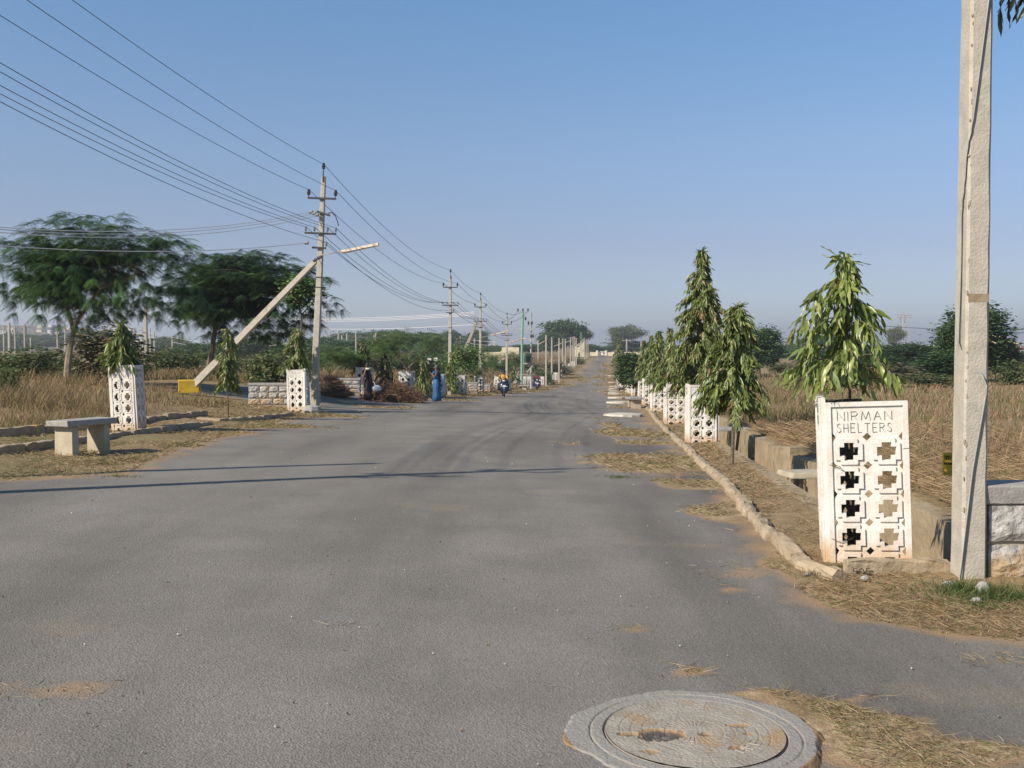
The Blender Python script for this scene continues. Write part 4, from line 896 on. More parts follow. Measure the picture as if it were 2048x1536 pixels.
# --- branching trees
def branch_tree(name, H, crown, seed, depth=4, trunk=.12, fork=.3, leaf='frond', nleaf=2600, L=.42, cols=None, flat=.45, barkm='bark', droop=.25, lean=0., spread=1.0, fill=.5, sparse=0., k3=3, gapf=0.):
    """trunk, limbs reaching into an ellipsoidal or umbrella crown; leaves sit on twigs round the limb ends"""
    global RNG
    RNG = np.random.default_rng(700 + seed); rr = random.Random(seed); root = empty(name, (0, 0, 0)); mb = MB()
    cx, cy, cz, rx, ry, rz = crown; ends = []
    def grow(p, d, r, L_, lev):
        pts = [p]; q = Vector(p)
        for i in range(4):
            jj = .04 if lev == 0 else .13; d = (d + Vector((rr.gauss(0, jj), rr.gauss(0, jj), rr.gauss(0, .07)))).normalized(); q = q + d * L_ / 4; pts.append(Vector(q))
        inn = sum(((q[i] - (cx, cy, cz)[i]) / (rx, ry, rz)[i]) ** 2 for i in range(3)) < .92
        if lev < 2 or inn: mb.tube(pts, [r * (1 - .35 * i / 4) for i in range(5)], 7 if lev < 2 else 4, cap=False)
        if lev >= 2 and not inn: return
        if lev >= 1: ends.extend(pts[2:] if lev >= 2 else pts[3:])
        if lev >= depth: ends.append(pts[-1]); return
        for i in range(k3 + (1 if rr.random() < .3 else 0)):
            tg = Vector((cx + rx * rr.uniform(-1, 1) * .95, cy + ry * rr.uniform(-1, 1) * .95, cz + rz * rr.uniform(-.5, .9)))
            nd = ((tg - q).normalized() * .75 + d * .35 + Vector((rr.gauss(0, .25), rr.gauss(0, .25), .05))).normalized()
            grow(q, nd, r * .58, max(.25, (tg - q).length * .5 if lev == 0 else L_ * .72), lev + 1)
    grow(Vector((0, 0, -.15)), Vector((lean, 0, 1)).normalized(), trunk, H * fork, 0)
    mb.build('trunk', M[barkm], root)
    E = np.array([tuple(e) for e in ends]); c = np.array([cx, cy, cz]); r = np.array([rx, ry, rz])
    q = np.linalg.norm((E - c) / r, axis=1); E = E[q < 1.15]
    # puffs: clumps round the limb ends plus extra ones near the crown surface
    m_ = max(8, int(len(E) * fill)); S_ = unit(rn(m_)); S_[:, 2] = np.abs(S_[:, 2]) ** (.8) * np.sign(RNG.uniform(-flat, 1, m_)); S_ = c + S_ * r * RNG.uniform(.55, 1.0, (m_, 1))
    E = np.concatenate([E, S_]); E = E[RNG.random(len(E)) > sparse]
    if gapf: E = E[N2(E[:, 0] + 50, E[:, 2] * 1.3 + 50, gapf, seed) > .33]
    if leaf == 'frond':          # sprays of feathery fronds radiating from each twig tip, in loose tiers
        ns = nleaf // 7; i = RNG.integers(0, len(E), ns); Pc = E[i] + rn(ns) * np.array([.16 * rx, .16 * ry, .07 * rz]); Pc[:, 2] = np.round(Pc[:, 2] / .42) * .42 * .35 + Pc[:, 2] * .65
        Pc = Pc[np.linalg.norm((Pc - c) / r, axis=1) < 1.12]; ns = len(Pc); nl = ns * 7; a0 = np.repeat(RNG.uniform(0, 6.28, ns), 7) + np.tile(np.arange(7) * .9, ns) + RNG.normal(0, .2, nl)
        Pq = np.repeat(Pc, 7, 0); out = unit((Pq - c) / r); D = np.stack([np.cos(a0), np.sin(a0), RNG.uniform(-.45, .25, nl) - droop * (Pq[:, 2] < c[2])], -1) + out * np.array([.8, .8, .0])
        base = np.repeat(pick(cols, ns), 7, 0) * RNG.uniform(.85, 1.15, (nl, 1)); Nn = np.tile([0, 0, 1.], (nl, 1)) + rn(nl) * .2
        foliage_obj('crown', [scatter(*FROND, Pq + rn(nl) * .02, frames(D, unit(Nn)), L * RNG.uniform(.7, 1.2, nl), base * 1.25)], root)
        return root
    i = RNG.integers(0, len(E), nleaf); pr = np.array([.14 * rx, .14 * ry, .11 * rz + .06]); P = E[i] + rn(nleaf) * pr
    out = unit((P - c) / r); ang = RNG.uniform(0, 6.28, nleaf)
    D = out * .7 + np.stack([np.cos(ang), np.sin(ang), np.zeros(nleaf)], -1) * .8; D[:, 2] = D[:, 2] * .4 - droop * RNG.uniform(0, 1.6, nleaf)
    Nn = np.stack([out[:, 0] * .3, out[:, 1] * .3, np.ones(nleaf)], -1) + rn(nleaf) * .35
    base = 1.6 * pick(cols or [(.030,.062,.022),(.040,.080,.028),(.024,.05,.02),(.055,.10,.03)], nleaf)
    tp = {'frond': FROND, 'frond5': FROND5, 'oval': OVAL, 'dia': DIA, 'clump': CLUMP, 'lance': LANCE3}[leaf]
    foliage_obj('crown', [scatter(*tp, P, frames(D, unit(Nn)), L * RNG.uniform(.6, 1.25, nleaf), base)], root)
    return root
AC = [(.034,.072,.026),(.045,.095,.03),(.027,.055,.022),(.065,.12,.035),(.05,.10,.04)]
# two umbrella trees on the left
t = branch_tree('umbrella_tree', 4.9, (1.0, 0, 3.35, 3.0, 2.4, 1.75), 3, depth=4, trunk=.115, fork=.36, nleaf=7600, L=.37, cols=AC, barkm='bark_pale', lean=.03, fill=.75, droop=.5)
put(t, 132, 33.0, 'left umbrella-crowned tree with pale forked trunk and feathery leaves', sc=1.12)
t = branch_tree('umbrella_tree', 4.9, (1.25, .6, 3.0, 3.3, 2.8, 1.75), 9, depth=4, trunk=.15, fork=.26, nleaf=15500, L=.39, cols=[(c[0]*.8, c[1]*.8, c[2]*.8) for c in AC], lean=.12, fill=.5, droop=.35)
put(t, 415, 46.0, sc=1.24, label='wide dark umbrella-crowned tree behind the slanting strut')
t = branch_tree('round_leaf_tree', 4.2, (0, 0, 3.6, 1.0, 1.0, .62), 14, depth=3, trunk=.05, fork=.7, leaf='oval', nleaf=1500, L=.2, cols=[(.07,.11,.03),(.09,.14,.045),(.04,.07,.025)])
put(t, 603, 44, sc=1.15, label='small almond tree with tiered leaves showing behind the braced pole')
# generic copies
def generic(name, seed, **k): return branch_tree(name, 4, (0, 0, 2.5, 2.0, 2.0, 1.5), seed, leaf=k.pop('leaf', 'oval'), nleaf=k.pop('nleaf', 2400), L=k.pop('L', .28), **k)
G = {'round': generic('round_tree', 21, trunk=.10, fork=.25, depth=3, cols=[(.035,.062,.022),(.05,.085,.03),(.025,.045,.018)], fill=2.2, flat=.9, droop=.1, nleaf=8500, L=.26),
     'feather': branch_tree('feathery_tree', 4, (0, 0, 2.9, 2.3, 2.3, .95), 22, depth=3, trunk=.09, fork=.35, leaf='frond5', nleaf=1500, L=.5, cols=[(.05,.085,.025),(.07,.115,.035),(.04,.065,.02)], barkm='bark_pale', k3=3),
     'bush': branch_tree('field_bush', 2, (0, 0, 1.0, 1.3, 1.2, .85), 23, depth=2, trunk=.05, fork=.2, leaf='oval', nleaf=2200, L=.19, cols=[(.055,.085,.03),(.075,.10,.035),(.04,.06,.02),(.11,.10,.05)], fill=1.5, flat=.9),
     'brownbush': branch_tree('teak_bush', 2, (0, 0, 1.0, 1.35, 1.2, .9), 24, depth=3, trunk=.05, fork=.2, leaf='oval', nleaf=2300, L=.20, cols=[(.07,.075,.035),(.10,.085,.05),(.05,.06,.025),(.14,.11,.075),(.035,.035,.02)], fill=1.5, flat=.9),
     'loose': branch_tree('loose_tree', 4, (0, 0, 2.4, 1.9, 1.9, 1.5), 25, depth=3, trunk=.08, fork=.3, leaf='oval', nleaf=2200, L=.24, cols=[(.075,.12,.035),(.10,.15,.05),(.05,.08,.028)], barkm='bark_pale', fill=.9, gapf=.8),
     'far': branch_tree('far_tree', 10, (0, 0, 6.6, 5.0, 5.0, 3.6), 26, depth=3, trunk=.28, fork=.25, leaf='clump', nleaf=1500, L=1.0, cols=[(.035,.062,.026),(.05,.08,.035),(.03,.05,.022)], fill=1.6, flat=.7, droop=.0, gapf=2.2),
     'euc': branch_tree('eucalyptus_tree', 14, (0, 0, 9, 6.5, 5.5, 4.6), 27, depth=4, trunk=.3, fork=.28, leaf='clump', nleaf=2600, L=.85, cols=[(.075,.085,.05),(.095,.105,.065),(.055,.065,.04)], barkm='bark_pale', fill=.5, flat=.5, droop=.3, gapf=2.0),
     'hedge': branch_tree('far_thicket', 5, (0, 0, 2.4, 5.5, 2.5, 2.4), 28, depth=2, trunk=.12, fork=.2, leaf='clump', nleaf=1500, L=.75, cols=[(.045,.07,.03),(.06,.085,.035),(.035,.055,.025)], fill=3, flat=1, droop=.0)}
HT = {'round': 4.0, 'feather': 3.9, 'bush': 1.9, 'brownbush': 1.9, 'loose': 3.9, 'far': 10.2, 'euc': 13.6, 'hedge': 4.9}
WD = {'round': 4.2, 'feather': 4.8, 'bush': 2.7, 'brownbush': 2.8, 'loose': 4.0, 'far': 10.4, 'euc': 13.2, 'hedge': 11.5}
used = set()
def tree(kind, px, ytop, wpx, d, label, group=None, sink=0.):
    """place so that the top is at image row ytop and the crown is wpx wide, at distance d"""
    t = G[kind] if kind not in used else copy_tree(G[kind]); used.add(kind)
    x = wx(px, d); g0 = gz(x, d); top = W(px, ytop, d).z; h = max(.5, top - g0)
    sz = h / HT[kind]; sx = wpx / F * d / WD[kind]
    t.location = (x, d, g0 - sink); t.scale = (sx, sx * random.uniform(.8, 1.0) if kind != 'hedge' else sx * .6, sz + sink / HT[kind]); t.rotation_euler.z = random.choice([0, math.pi]) + random.uniform(-.5, .5) if kind not in ('hedge',) else 0
    return tag(t, label, 'bush' if kind in ('bush', 'brownbush') else 'thicket' if kind == 'hedge' else 'tree', group)
T = tree
T('brownbush', 215, 652, 175, 40, 'big brownish large-leaved bush behind the left bench guard')
T('bush', 60, 690, 150, 44, 'dark green bush between the left tree trunk and the picture edge')
T('bush', 10, 728, 90, 26, 'dark low shrub at the far left edge of the grass')
T('bush', 150, 712, 90, 40, 'low dark shrub right behind the left tree trunk'); T('bush', 345, 694, 110, 56, 'green bush left of the dark umbrella tree trunk')
T('brownbush', 320, 700, 90, 62, 'small brown-green bush between the two umbrella trees'); T('bush', 540, 696, 130, 40, 'sunlit leafy bush under the right end of the dark tree')
T('feather', 655, 690, 150, 44, 'dark feathery tree right of the braced pole over the brushwood'); T('loose', 690, 700, 120, 85, 'hazy green shrub in the gap right of the braced pole')
T('feather', 815, 658, 175, 60, 'feathery yellow-green tree with pale forked trunk above the middle guard')
T('loose', 765, 690, 90, 90, 'thin light tree behind the dark conical sapling'); T('bush', 850, 712, 80, 62, 'low bush to the right of the forked feathery tree')
T('loose', 925, 688, 110, 70, 'broad-leaved tree between the second and third power poles'); T('loose', 945, 690, 90, 88, 'second broad-leaved tree behind the third power pole')
T('feather', 925, 712, 120, 78, 'dark spreading tree below the broad-leaved one'); T('feather', 1015, 702, 100, 120, 'feathery tree with orange tips left of the transformer')
T('feather', 980, 722, 90, 115, 'dark low tree between third and fourth power poles'); T('bush', 1080, 735, 50, 140, 'grey-green shrub behind the transformer fence')
T('brownbush', 1105, 722, 60, 165, 'dry brownish shrub among the far left poles'); T('bush', 1125, 728, 46, 180, 'dull green shrub on the far left slope'); T('bush', 1150, 716, 44, 235, 'dark hedge bush at the top of the left slope')
T('far', 1128, 645, 92, 330, 'large dark green rounded tree at the end of the left pole row'); T('far', 1100, 668, 50, 300, 'dark tree mass left of the large rounded tree'); T('euc', 1166, 656, 40, 350, 'wispy tree at the right edge of the large rounded tree')
T('far', 1180, 690, 40, 420, 'low hazy trees left of the boundary gate'); T('far', 1210, 694, 36, 470, 'hazy tree seen through the gate gap')
T('euc', 1254, 652, 78, 430, 'tall grey-green tree behind the cream wall at the road end'); T('far', 1262, 684, 100, 440, 'darker lower tree under the tall grey-green one')
T('euc', 1312, 682, 36, 460, 'pale bare-looking tree right of the tall grey-green one'); T('far', 1295, 694, 60, 430, 'low tree along the cream wall right part')
T('round', 1272, 706, 90, 62, 'dark glossy spreading tree where the right row ends'); 
T('round', 1520, 657, 95, 105, 'dark rounded mango-like tree in the right field'); T('round', 1492, 690, 70, 100, 'lower dark lobe tree left of the rounded field tree')
T('bush', 1590, 738, 60, 70, 'small bush low in the right field'); T('round', 1640, 706, 100, 66, 'dark bush tree behind the left side of the near weeping tree')
T('far', 1660, 672, 120, 220, 'hazy background tree line piece behind the near weeping tree')
T('round', 1805, 687, 120, 110, 'rounded green tree behind the slim field pole'); T('round', 1760, 712, 110, 84, 'dark bush left of the slim field pole'); T('brownbush', 1790, 728, 130, 70, 'reddish brown scrub before the slim field pole')
T('bush', 1700, 735, 80, 62, 'low scrub to the right of the near weeping tree'); T('round', 1880, 706, 110, 72, 'leafy mid-green tree just left of the near concrete pole')
T('round', 1948, 616, 150, 76, 'tallest dark tree directly behind the near concrete pole'); T('round', 1912, 650, 90, 74, 'left shoulder tree beside the near concrete pole'); T('round', 2008, 686, 70, 78, 'right lobe tree beside the yellow house')
T('bush', 2030, 718, 90, 64, 'dark green bush at the right picture edge below the yellow house'); T('loose', 1990, 718, 80, 82, 'small pale-trunked tree right of the near concrete pole'); T('bush', 1860, 745, 120, 62, 'grey-green low scrub behind the yellow marker stone')
T('euc', 1792, 655, 38, 330, 'lone hazy flat-topped tree beside the lattice tower')
# distant belts of trees
bel = [(20,668,130,520),(95,672,110,560),(180,664,130,540),(330,676,120,380),(395,690,120,180),(470,682,120,190),(520,676,120,260),(600,690,130,150),(640,678,110,240),(700,667,120,420),(672,684,110,190),(730,684,110,200),(770,664,150,420),(850,668,90,400),(905,664,44,420),(880,690,110,230),(945,674,60,400),(955,664,50,420),(985,692,60,330),(1000,700,90,300),(1060,690,80,360),
       (1345,694,80,380),(1400,690,120,300),(1450,696,90,260),(1575,690,80,300),(1610,700,100,180),(1700,690,100,260),(1745,694,90,240),(1850,694,110,230),(1905,694,80,240),(1990,700,100,200),(2045,706,80,190)]
for i, (px, yt, w_, d) in enumerate(bel):
    T('far' if i % 3 else 'hedge', px, yt, w_, d, wlabel('hazy tree on the horizon', px), 'trees of the distant belt')
mid = [(20,705,90,70),(100,700,110,75),(270,705,100,75),(400,705,120,70),(470,706,110,85),(520,712,100,60),(580,706,100,95),(640,712,90,70),(720,706,100,110),(740,714,80,85),(800,704,90,120),(880,706,80,120),(870,716,70,95),(1010,718,60,170),(1060,722,50,180),(1440,716,70,130),(1560,722,60,120),(1610,728,70,100),(1680,722,70,120),(1900,736,70,95),(1960,742,60,90),(1740,742,70,75)]
for i, (px, yt, w_, d) in enumerate(mid):
    T(('bush', 'brownbush', 'bush', 'loose')[i % 4], px, yt, w_, d, wlabel('low mid-field shrub', px), 'shrubs scattered over the fields')
for kk in G:
    if kk not in used: print('unused', kk)
# overhanging tree on the right, only a leaf tip reaches the picture
t = branch_tree('overhanging_tree', 7, (.6, .2, 5.05, 1.9, 2.0, 1.6), 31, depth=3, trunk=.10, fork=.5, leaf='lance', nleaf=1500, L=.24, cols=[(.05,.09,.03),(.07,.12,.04)], fill=1.4, flat=1.)
t.location = (5.35, 6.6, gz(5.35, 6.6)); tag(t, 'dark leaves of an overhanging tree poking in at the top right corner', 'tree')
tw = MB(); c0 = W(2075, -30, 6.4); tw.tube([c0 + Vector((.6,.05,.25)), c0 + Vector((.2, 0, .1)), c0 + Vector((-.05, 0, 0)), c0 + Vector((-.1,0,-.08))], [.012,.009,.006,.003], 5)
tw.v = [tuple(Vector(v) - Vector(t.location)) for v in tw.v]; tw.build('branch', M['bark'], t)
n = 60; c0 = c0 + Vector((-.09, 0, -.035)); P = np.array([tuple(c0 - Vector(t.location))] * n) + np.stack([RNG.uniform(-.12, .4, n), RNG.normal(0, .06, n), RNG.uniform(-.06, .16, n)], -1)
D = np.stack([RNG.normal(-.2, .5, n), RNG.normal(0, .5, n), -np.ones(n)], -1)
V, Fx, Cc = scatter(*LANCE, P, frames(D, unit(rn(n))), RNG.uniform(.13, .2, n), pick([(.02,.03,.015)], n)); V0 = V; link('leaf_spray', npmesh('leaf_spray', V, Fx, Cc, True), t, M['leaf'], kind='stuff')
# ---------------------------------------------------------------- power poles and wires
def rough_pole_mesh(w0, d0, w1, d1, h, n=10, jit=.0, sink=.3):
    vs = []; fs = []; ch = .10
    for i in range(n + 1):
        t = i / n; z = -sink + (h + sink) * t; w = w0 + (w1 - w0) * t; d = d0 + (d1 - d0) * t
        ring = []
        for sx, sy in ((-1,-1),(1,-1),(1,1),(-1,1)):
            c = w * ch * random.uniform(.55, 1.6) if jit else w * ch
            a = (sx * (w/2 - c), sy * d/2); b = (sx * w/2, sy * (d/2 - c))
            ring += ([a, b] if sx * sy < 0 else [b, a]) if True else []
        # order so the ring goes round once
        ring = [(-w/2 + ring_c, -d/2) for ring_c in ()] or None
        cs = [w * ch * (random.uniform(.7, 1.4) if jit else 1) for _ in range(4)]
        ring = [(-w/2+cs[0], -d/2), (w/2-cs[1], -d/2), (w/2, -d/2+cs[1]), (w/2, d/2-cs[2]), (w/2-cs[2], d/2), (-w/2+cs[3], d/2), (-w/2, d/2-cs[3]), (-w/2, -d/2+cs[0])]
        for x, y in ring: vs.append((x + random.uniform(-1, 1)*jit, y + random.uniform(-1, 1)*jit, z))
    for i in range(n):
        for k in range(8): fs.append((i*8+k, i*8+(k+1)%8, (i+1)*8+(k+1)%8, (i+1)*8+k))
    fs.append(tuple(range(8))[::-1]); fs.append(tuple(n*8+k for k in range(8)))
    return MB().add(vs, fs)
def insulator(mb, p, s=1.0):
    mb.lathe(p, [(.012*s,0),(.012*s,.06*s),(.05*s,.07*s),(.055*s,.10*s),(.03*s,.115*s),(.06*s,.13*s),(.06*s,.16*s),(.03*s,.175*s),(.045*s,.19*s),(.04*s,.235*s),(.01*s,.25*s)], 8)
POLES = {}
def lamp_parts(root, base, d, L0, L1, slope):
    a = Vector(base); b = a + Vector((L0, d, slope * L0)); c = b + Vector((L1, d * .0, slope * 1.1 * L1))
    MB().tube([a, a.lerp(b, .5) + Vector((0, 0, .01)), b + (c-b)*.06], .016, 6).build('lamp_arm', M['greysteel'], root)
    MB().bar(b, c, .12, .07, up=(0, 0, 1)).build('lamp_housing', M['lamp'], root)
    MB().tube([b + Vector((.04, 0, -.055)), c + Vector((-.04, 0, -.055))], .018, 6).build('tube_light', M['tube'], root)
def power_pole(key, px, d, pyt, label, lean=.0, w=(.235,.17,.125,.10), full=True, lamp=None, strut=None, sc=1., x=None, h=None, ins_s=1.):
    x = wx(px, d) if x is None else x; g0 = gz(x, d); h = (W(px, pyt, d).z - g0) if h is None else h
    root = empty('power_pole', (x, d, g0), TH, label=label, cat='power pole'); root.rotation_euler = (0, lean, TH)
    rough_pole_mesh(w[0], w[1], w[2], w[3], h).build('pole', M['concrete'], root)
    pts = {}
    if full:
        MB().box((0, -.06, h + .0), (.03, .03, .34)).build('top_bracket', M['iron'], root)
        mb = MB(); insulator(mb, (0, -.06, h + .15), ins_s); mb.build('insulator', M['porcelain'], root, smooth=False); pts['top'] = (0, -.06, h + .34)
        for nm, dz, L in (('ht', .66, .86), ('lt', 1.70, .96), ('lo', 2.13, .42)):
            MB().box((0 if nm != 'lo' else -.02, -.09, h - dz), (L, .055, .055)).build('cross_arm', M['iron'], root)
            xs = {'ht': (-.41, .41), 'lt': (-.46, -.19, .21, .46), 'lo': (.19,)}[nm]
            for i, xx in enumerate(xs):
                mb = MB(); insulator(mb, (xx, -.09, h - dz + .02), ins_s * (1 if nm == 'ht' else .72)); mb.build('insulator', M['porcelain'] if nm == 'ht' else M['greyins'], root)
                pts[nm + str(i)] = (xx, -.09, h - dz + .02 + .21 * ins_s * (1 if nm == 'ht' else .72))
        for dz in (3.0, 3.3): MB().box((0, 0, h - dz), (.20, .155, .025)).build('clamp_band', M['iron'], root)
    if lamp: lamp_parts(root, (.05, -.1, h - lamp[0]), *lamp[1:])
    if strut:
        MB().bar(strut[0], strut[1], .19, .16, .13, .12).build('strut', M['concrete'], root)
    bpy.context.view_layer.update(); Mw = root.matrix_world
    for k, v in pts.items(): POLES[key, k] = Mw @ Vector(v)
    POLES[key] = root; return root, h
r, h = power_pole('p0', 0, 7.0, 0, 'leaning power pole with three arms outside the left picture edge', x=-9.15, h=8.0, lean=.02)
o = rough_pole_mesh(.2,.16,.12,.10,6.1).build('bare_pole', M['concrete'], loc=(-9.35, 8.45, gz(-9.35, 8.45))); tag(o, 'bare concrete pole outside the left picture edge', 'power pole')
r1, h1 = power_pole('p1', 628, 30.0, 353, 'tall leaning concrete power pole braced by a slanting strut on the left', lean=.052, lamp=(2.35, .0, .62, 1.12, .22))
r1.location.x -= .02
bpy.context.view_layer.update()
for k in ('top','ht0','ht1','lt0','lt1','lt2','lt3','lo0'):
    pass
# strut of pole 1 in world coordinates
def world_bar(root, a, b, *wd, mat_='concrete', name='strut'):
    inv = root.matrix_world.inverted(); MB().bar(inv @ Vector(a), inv @ Vector(b), *wd, up=(0, -1, .2)).build(name, M[mat_], root)
world_bar(r1, W(384, 775, 31.5), W(632, 521, 30.0), .21, .18, .14, .12)
world_bar(r1, W(626, 522, 29.95), W(643, 512, 29.9), .05, .05, mat_='iron', name='strut_bracket')
world_bar(r1, W(634, 423, 29.85), W(660, 431, 29.8), .055, .055, mat_='iron', name='cross_arm')
r2, _ = power_pole('p2', 899, 58, 552, 'second concrete power pole, upright without lamp or strut', lean=.012)
r3, _ = power_pole('p3', 960, 73, 596, 'third concrete power pole with slanting strut and rusty lamp arm', lean=.008, lamp=(2.9, .0, .75, 1.25, .24))
world_bar(r3, W(925, 712, 75), W(953, 646, 73), .26, .2, .16, .14)
r4, _ = power_pole('p4', 1013, 92, 634, 'fourth concrete power pole just left of the green transformer pole', lean=.008, lamp=(2.4, .0, .25, 1.45, .26))
# transformer station
T0 = 110.; tx, ty = wx(1043.5, T0), T0; tg = gz(tx, ty)
tr = empty('transformer_station', (tx, ty, tg), 0, label='green pole-mounted transformer station with platform and steel frames', cat='transformer')
def tp(px, py, d=T0): return W(px, py, d) - Vector((tx, ty, tg))
MB().tube([(0, 0, -.2), tp(1044, 690), tp(1045.5, 623)], [.15, .13, .11], 10).build('pole', M['green_paint'], tr)
MB().tube([(1.05, .4, -.2), tp(1062, 700, 110.4), tp(1063, 625, 110.4)], [.13, .1, .05], 8).build('pole', M['greysteel'], tr)
MB().bar(tp(1034, 624), tp(1056, 624), .07).build('cross_arm', M['greysteel'], tr)
for px in (1036, 1046, 1056):
    mb = MB(); insulator(mb, tp(px, 624), 1.6); mb.build('insulator', M['porcelain'], tr)
for a, b, w_ in (((1028,657),(1063,656),.12),((1029,657),(1044,678),.09),((1034,662),(1058,662),.06),((1046,679),(1070,680),.07),((1052,665),(1070,665),.05),((1068,648),(1069,681),.05),((1055,656),(1070,658),.10),((1048,727),(1069,727),.14),((1068,728),(1053,745),.12),((1048,706),(1046,745),.10)):
    MB().bar(tp(*a), tp(*b), w_).build('frame_bar', M['greysteel'], tr)
for px, py in ((1051,642),(1057,651),(1064,651),(1062,677),(1066,677),(1060,700)):
    mb = MB(); insulator(mb, tp(px, py), 1.9); mb.build('insulator', M['porcelain'], tr)
bx = empty('tank', (0, 0, 0)); bx.parent = tr
tk = MB().box(tp(1055.5, 716), (.52, .5, .95)).build('tank_body', M['green_box'], bx, bev=.03)
for k in range(5): MB().box(tp(1051 + k * 2.2, 716, 109.6), (.025, .16, .75)).build('cooling_fin', M['green_box'], bx)
MB().box(tp(1055.5, 706.5), (.62, .6, .05)).build('lid', M['green_box'], bx)
fn = empty('steel_fence', (tx, ty - 1.2, tg), 0, label='grey mesh fence panels round the transformer foot', cat='fence')
for xx in (-.5, .62, 1.65): MB().box((xx, 0, .75), (.05, .05, 1.6)).build('post', M['greysteel'], fn)
for zz in (.02, .8, 1.52): MB().box((.575, 0, zz), (2.1, .035, .04)).build('rail', M['greysteel'], fn)
for k in range(20): MB().box((-.44 + k * .107, .01, .76), (.012, .012, 1.5)).build('bar', M['greysteel'], fn)
# plain lamp poles further on
names = ['first','second','third','fourth','fifth','sixth','seventh','eighth','ninth','tenth','eleventh','twelfth']
for i, (px, yt, d, lm) in enumerate(((1092,670,130,1),(1103.5,675,140,0),(1118,676,150,0),(1125.5,677,165,1),(1130.6,678,180,0),(1141,674,195,0),(1146,673,208,1),(1149.5,673,220,0),(1152.5,676,230,0),(1169,677,265,0),(1172.5,678,280,1),(1176,678,300,0))):
    x = wx(px, d); g0 = gz(x, d); h = W(px, yt, d).z - g0
    rt = empty('lamp_pole' if lm else 'concrete_pole', (x, d, g0), 0, label=names[i] + ' thin pale pole of the row climbing past the transformer' + (' with a rusty lamp arm' if lm else ''), cat='pole', group='thin pale poles beyond the transformer')
    rough_pole_mesh(.24, .2, .19, .16, h, 3).build('pole', M['concrete'], rt)
    if lm:
        k = d / 130; MB().bar((-.1, -.1, h - .75), (-1.1 * k, -.2, h - 1.25), .09, .07).build('lamp_housing', M['lamp'], rt)
        MB().tube([(-.1, -.1, h - .8), (-1.1 * k, -.2, h - 1.33)], .02, 5).build('tube_light', M['tube'], rt)
lp = empty('lattice_pole', gp(1162, 245), 0, label='pale green lattice pole where the left row meets the crest', cat='pole')
hh = W(1162, 664, 245).z - lp.location.z
for sx in (-1, 1):
    for sy in (-1, 1): MB().bar((sx*.25, sy*.25, -.2), (sx*.16, sy*.16, hh), .07).build('leg', M['green_paint'], lp)
for k in range(8): MB().bar((-.24, -.25, hh*k/8), (.24, -.25, hh*(k+1)/8), .05).build('brace', M['green_paint'], lp)
MB().box((0, 0, hh*.86), (1.2, .06, .06)).build('cross_arm', M['green_paint'], lp)
# field poles: (px, ytop, distance)
fp = [(292.5,614,70),(19.5,645,95),(8.6,650,190),(31,652,210),(50,648,240),(62,676,420),(115.6,660,260),(131,648,330),(176.5,655,300),(206,652,330),(215,646,320),(269,655,300),(286,655,310),(301,656,210),(309,663,300),(345,672,300),(372,690,300),
      (430,700,190),(517,690,260),(560,685,300),(654,667,250),(677,662,280),(684,671,330),(694,667,300),(698,673,420),(712,664,150),(732,673,420),(748.6,670,400),(751.8,666,260),(771,668,420),(781,672,430),(881,676,400),(888,675,400),(905,673,430),(921,672,400),(949,677,300),(990,680,380),(1076,680,260),(1253,678,240),(1282,683,330),(1579,686,300),(1827,692,150),(1844,688,330),(1850,690,350),(1873,688,400)]
for i, (px, yt, d) in enumerate(fp):
    x = wx(px, d); g0 = gz(x, d); h = W(px, yt, d).z - g0
    w_ = .24 if d < 130 else .2 * d / 150
    lab = {0: 'slim concrete pole rising between the two left umbrella trees', 1: 'thin pole at the left edge before the far town', 25: 'tallest pole in the open field right of the braced pole', 38: 'thin pole in front of the tall grey-green tree at the road end', 41: 'slim white pole with side lamp in the right field'}.get(i) or wlabel('distant thin concrete pole', px)
    o = rough_pole_mesh(w_, w_, w_ * .8, w_ * .8, h, 2).build('concrete_pole', M['concrete'], loc=(x, d, g0))
    tag(o, lab, 'pole', 'distant concrete poles across the fields')
    if i == 41:
        MB().bar((.1, 0, h - 2.6*d/150), (2.0, -.3, h - 2.1*d/150), .12, .09).build('lamp_housing', M['tube'], o)
    if i in (10, 21, 38, 42): MB().box((0, 0, h - .4), (2.2, .1, .1)).build('cross_arm', M['greysteel'], o)
# wires
def wire(a, b, sag, rad, label, grp, mt='wire', n=18, name='overhead_wire'):
    a, b = Vector(a), Vector(b); pts = [a.lerp(b, i / n) + Vector((0, 0, -4 * sag * (i / n) * (1 - i / n))) for i in range(n + 1)]
    o0 = pts[0]; mb = MB().tube([p - o0 for p in pts], rad, 5, cap=False)
    o = mb.build(name, M[mt], loc=o0); return tag(o, label, 'wire', grp)
WN = {'top': 'topmost dark wire', 'ht0': 'upper left dark wire', 'ht1': 'upper right dark wire', 'lt0': 'outer left low wire', 'lt1': 'inner left low wire', 'lt2': 'inner right low wire', 'lt3': 'outer right low wire', 'lo0': 'lowest dark wire'}
SP = [('p0','p1','from the left picture edge to the braced pole',.0065), ('p1','p2','between the braced pole and the second pole',.008), ('p2','p3','between the second and third poles',.010), ('p3','p4','between the third and fourth poles',.011)]
for a, b, where, rad in SP:
    for k, nm in WN.items():
        sg_ = {'p0': .42, 'p1': .55, 'p2': .22, 'p3': .3}[a] * (1.25 if k[0] == 'l' else 1)
        wire(POLES[a, k], POLES[b, k], sg_, rad, nm + ' ' + where, 'overhead wires along the left pole line')
for px, k in ((1036,'ht0'),(1046,'top'),(1056,'ht1')):
    wire(POLES['p4', k], W(px, 622, 110), .25, .018, {'ht0': 'left', 'top': 'middle', 'ht1': 'right'}[k] + ' thin wire from the fourth pole to the transformer top', 'overhead wires along the left pole line')
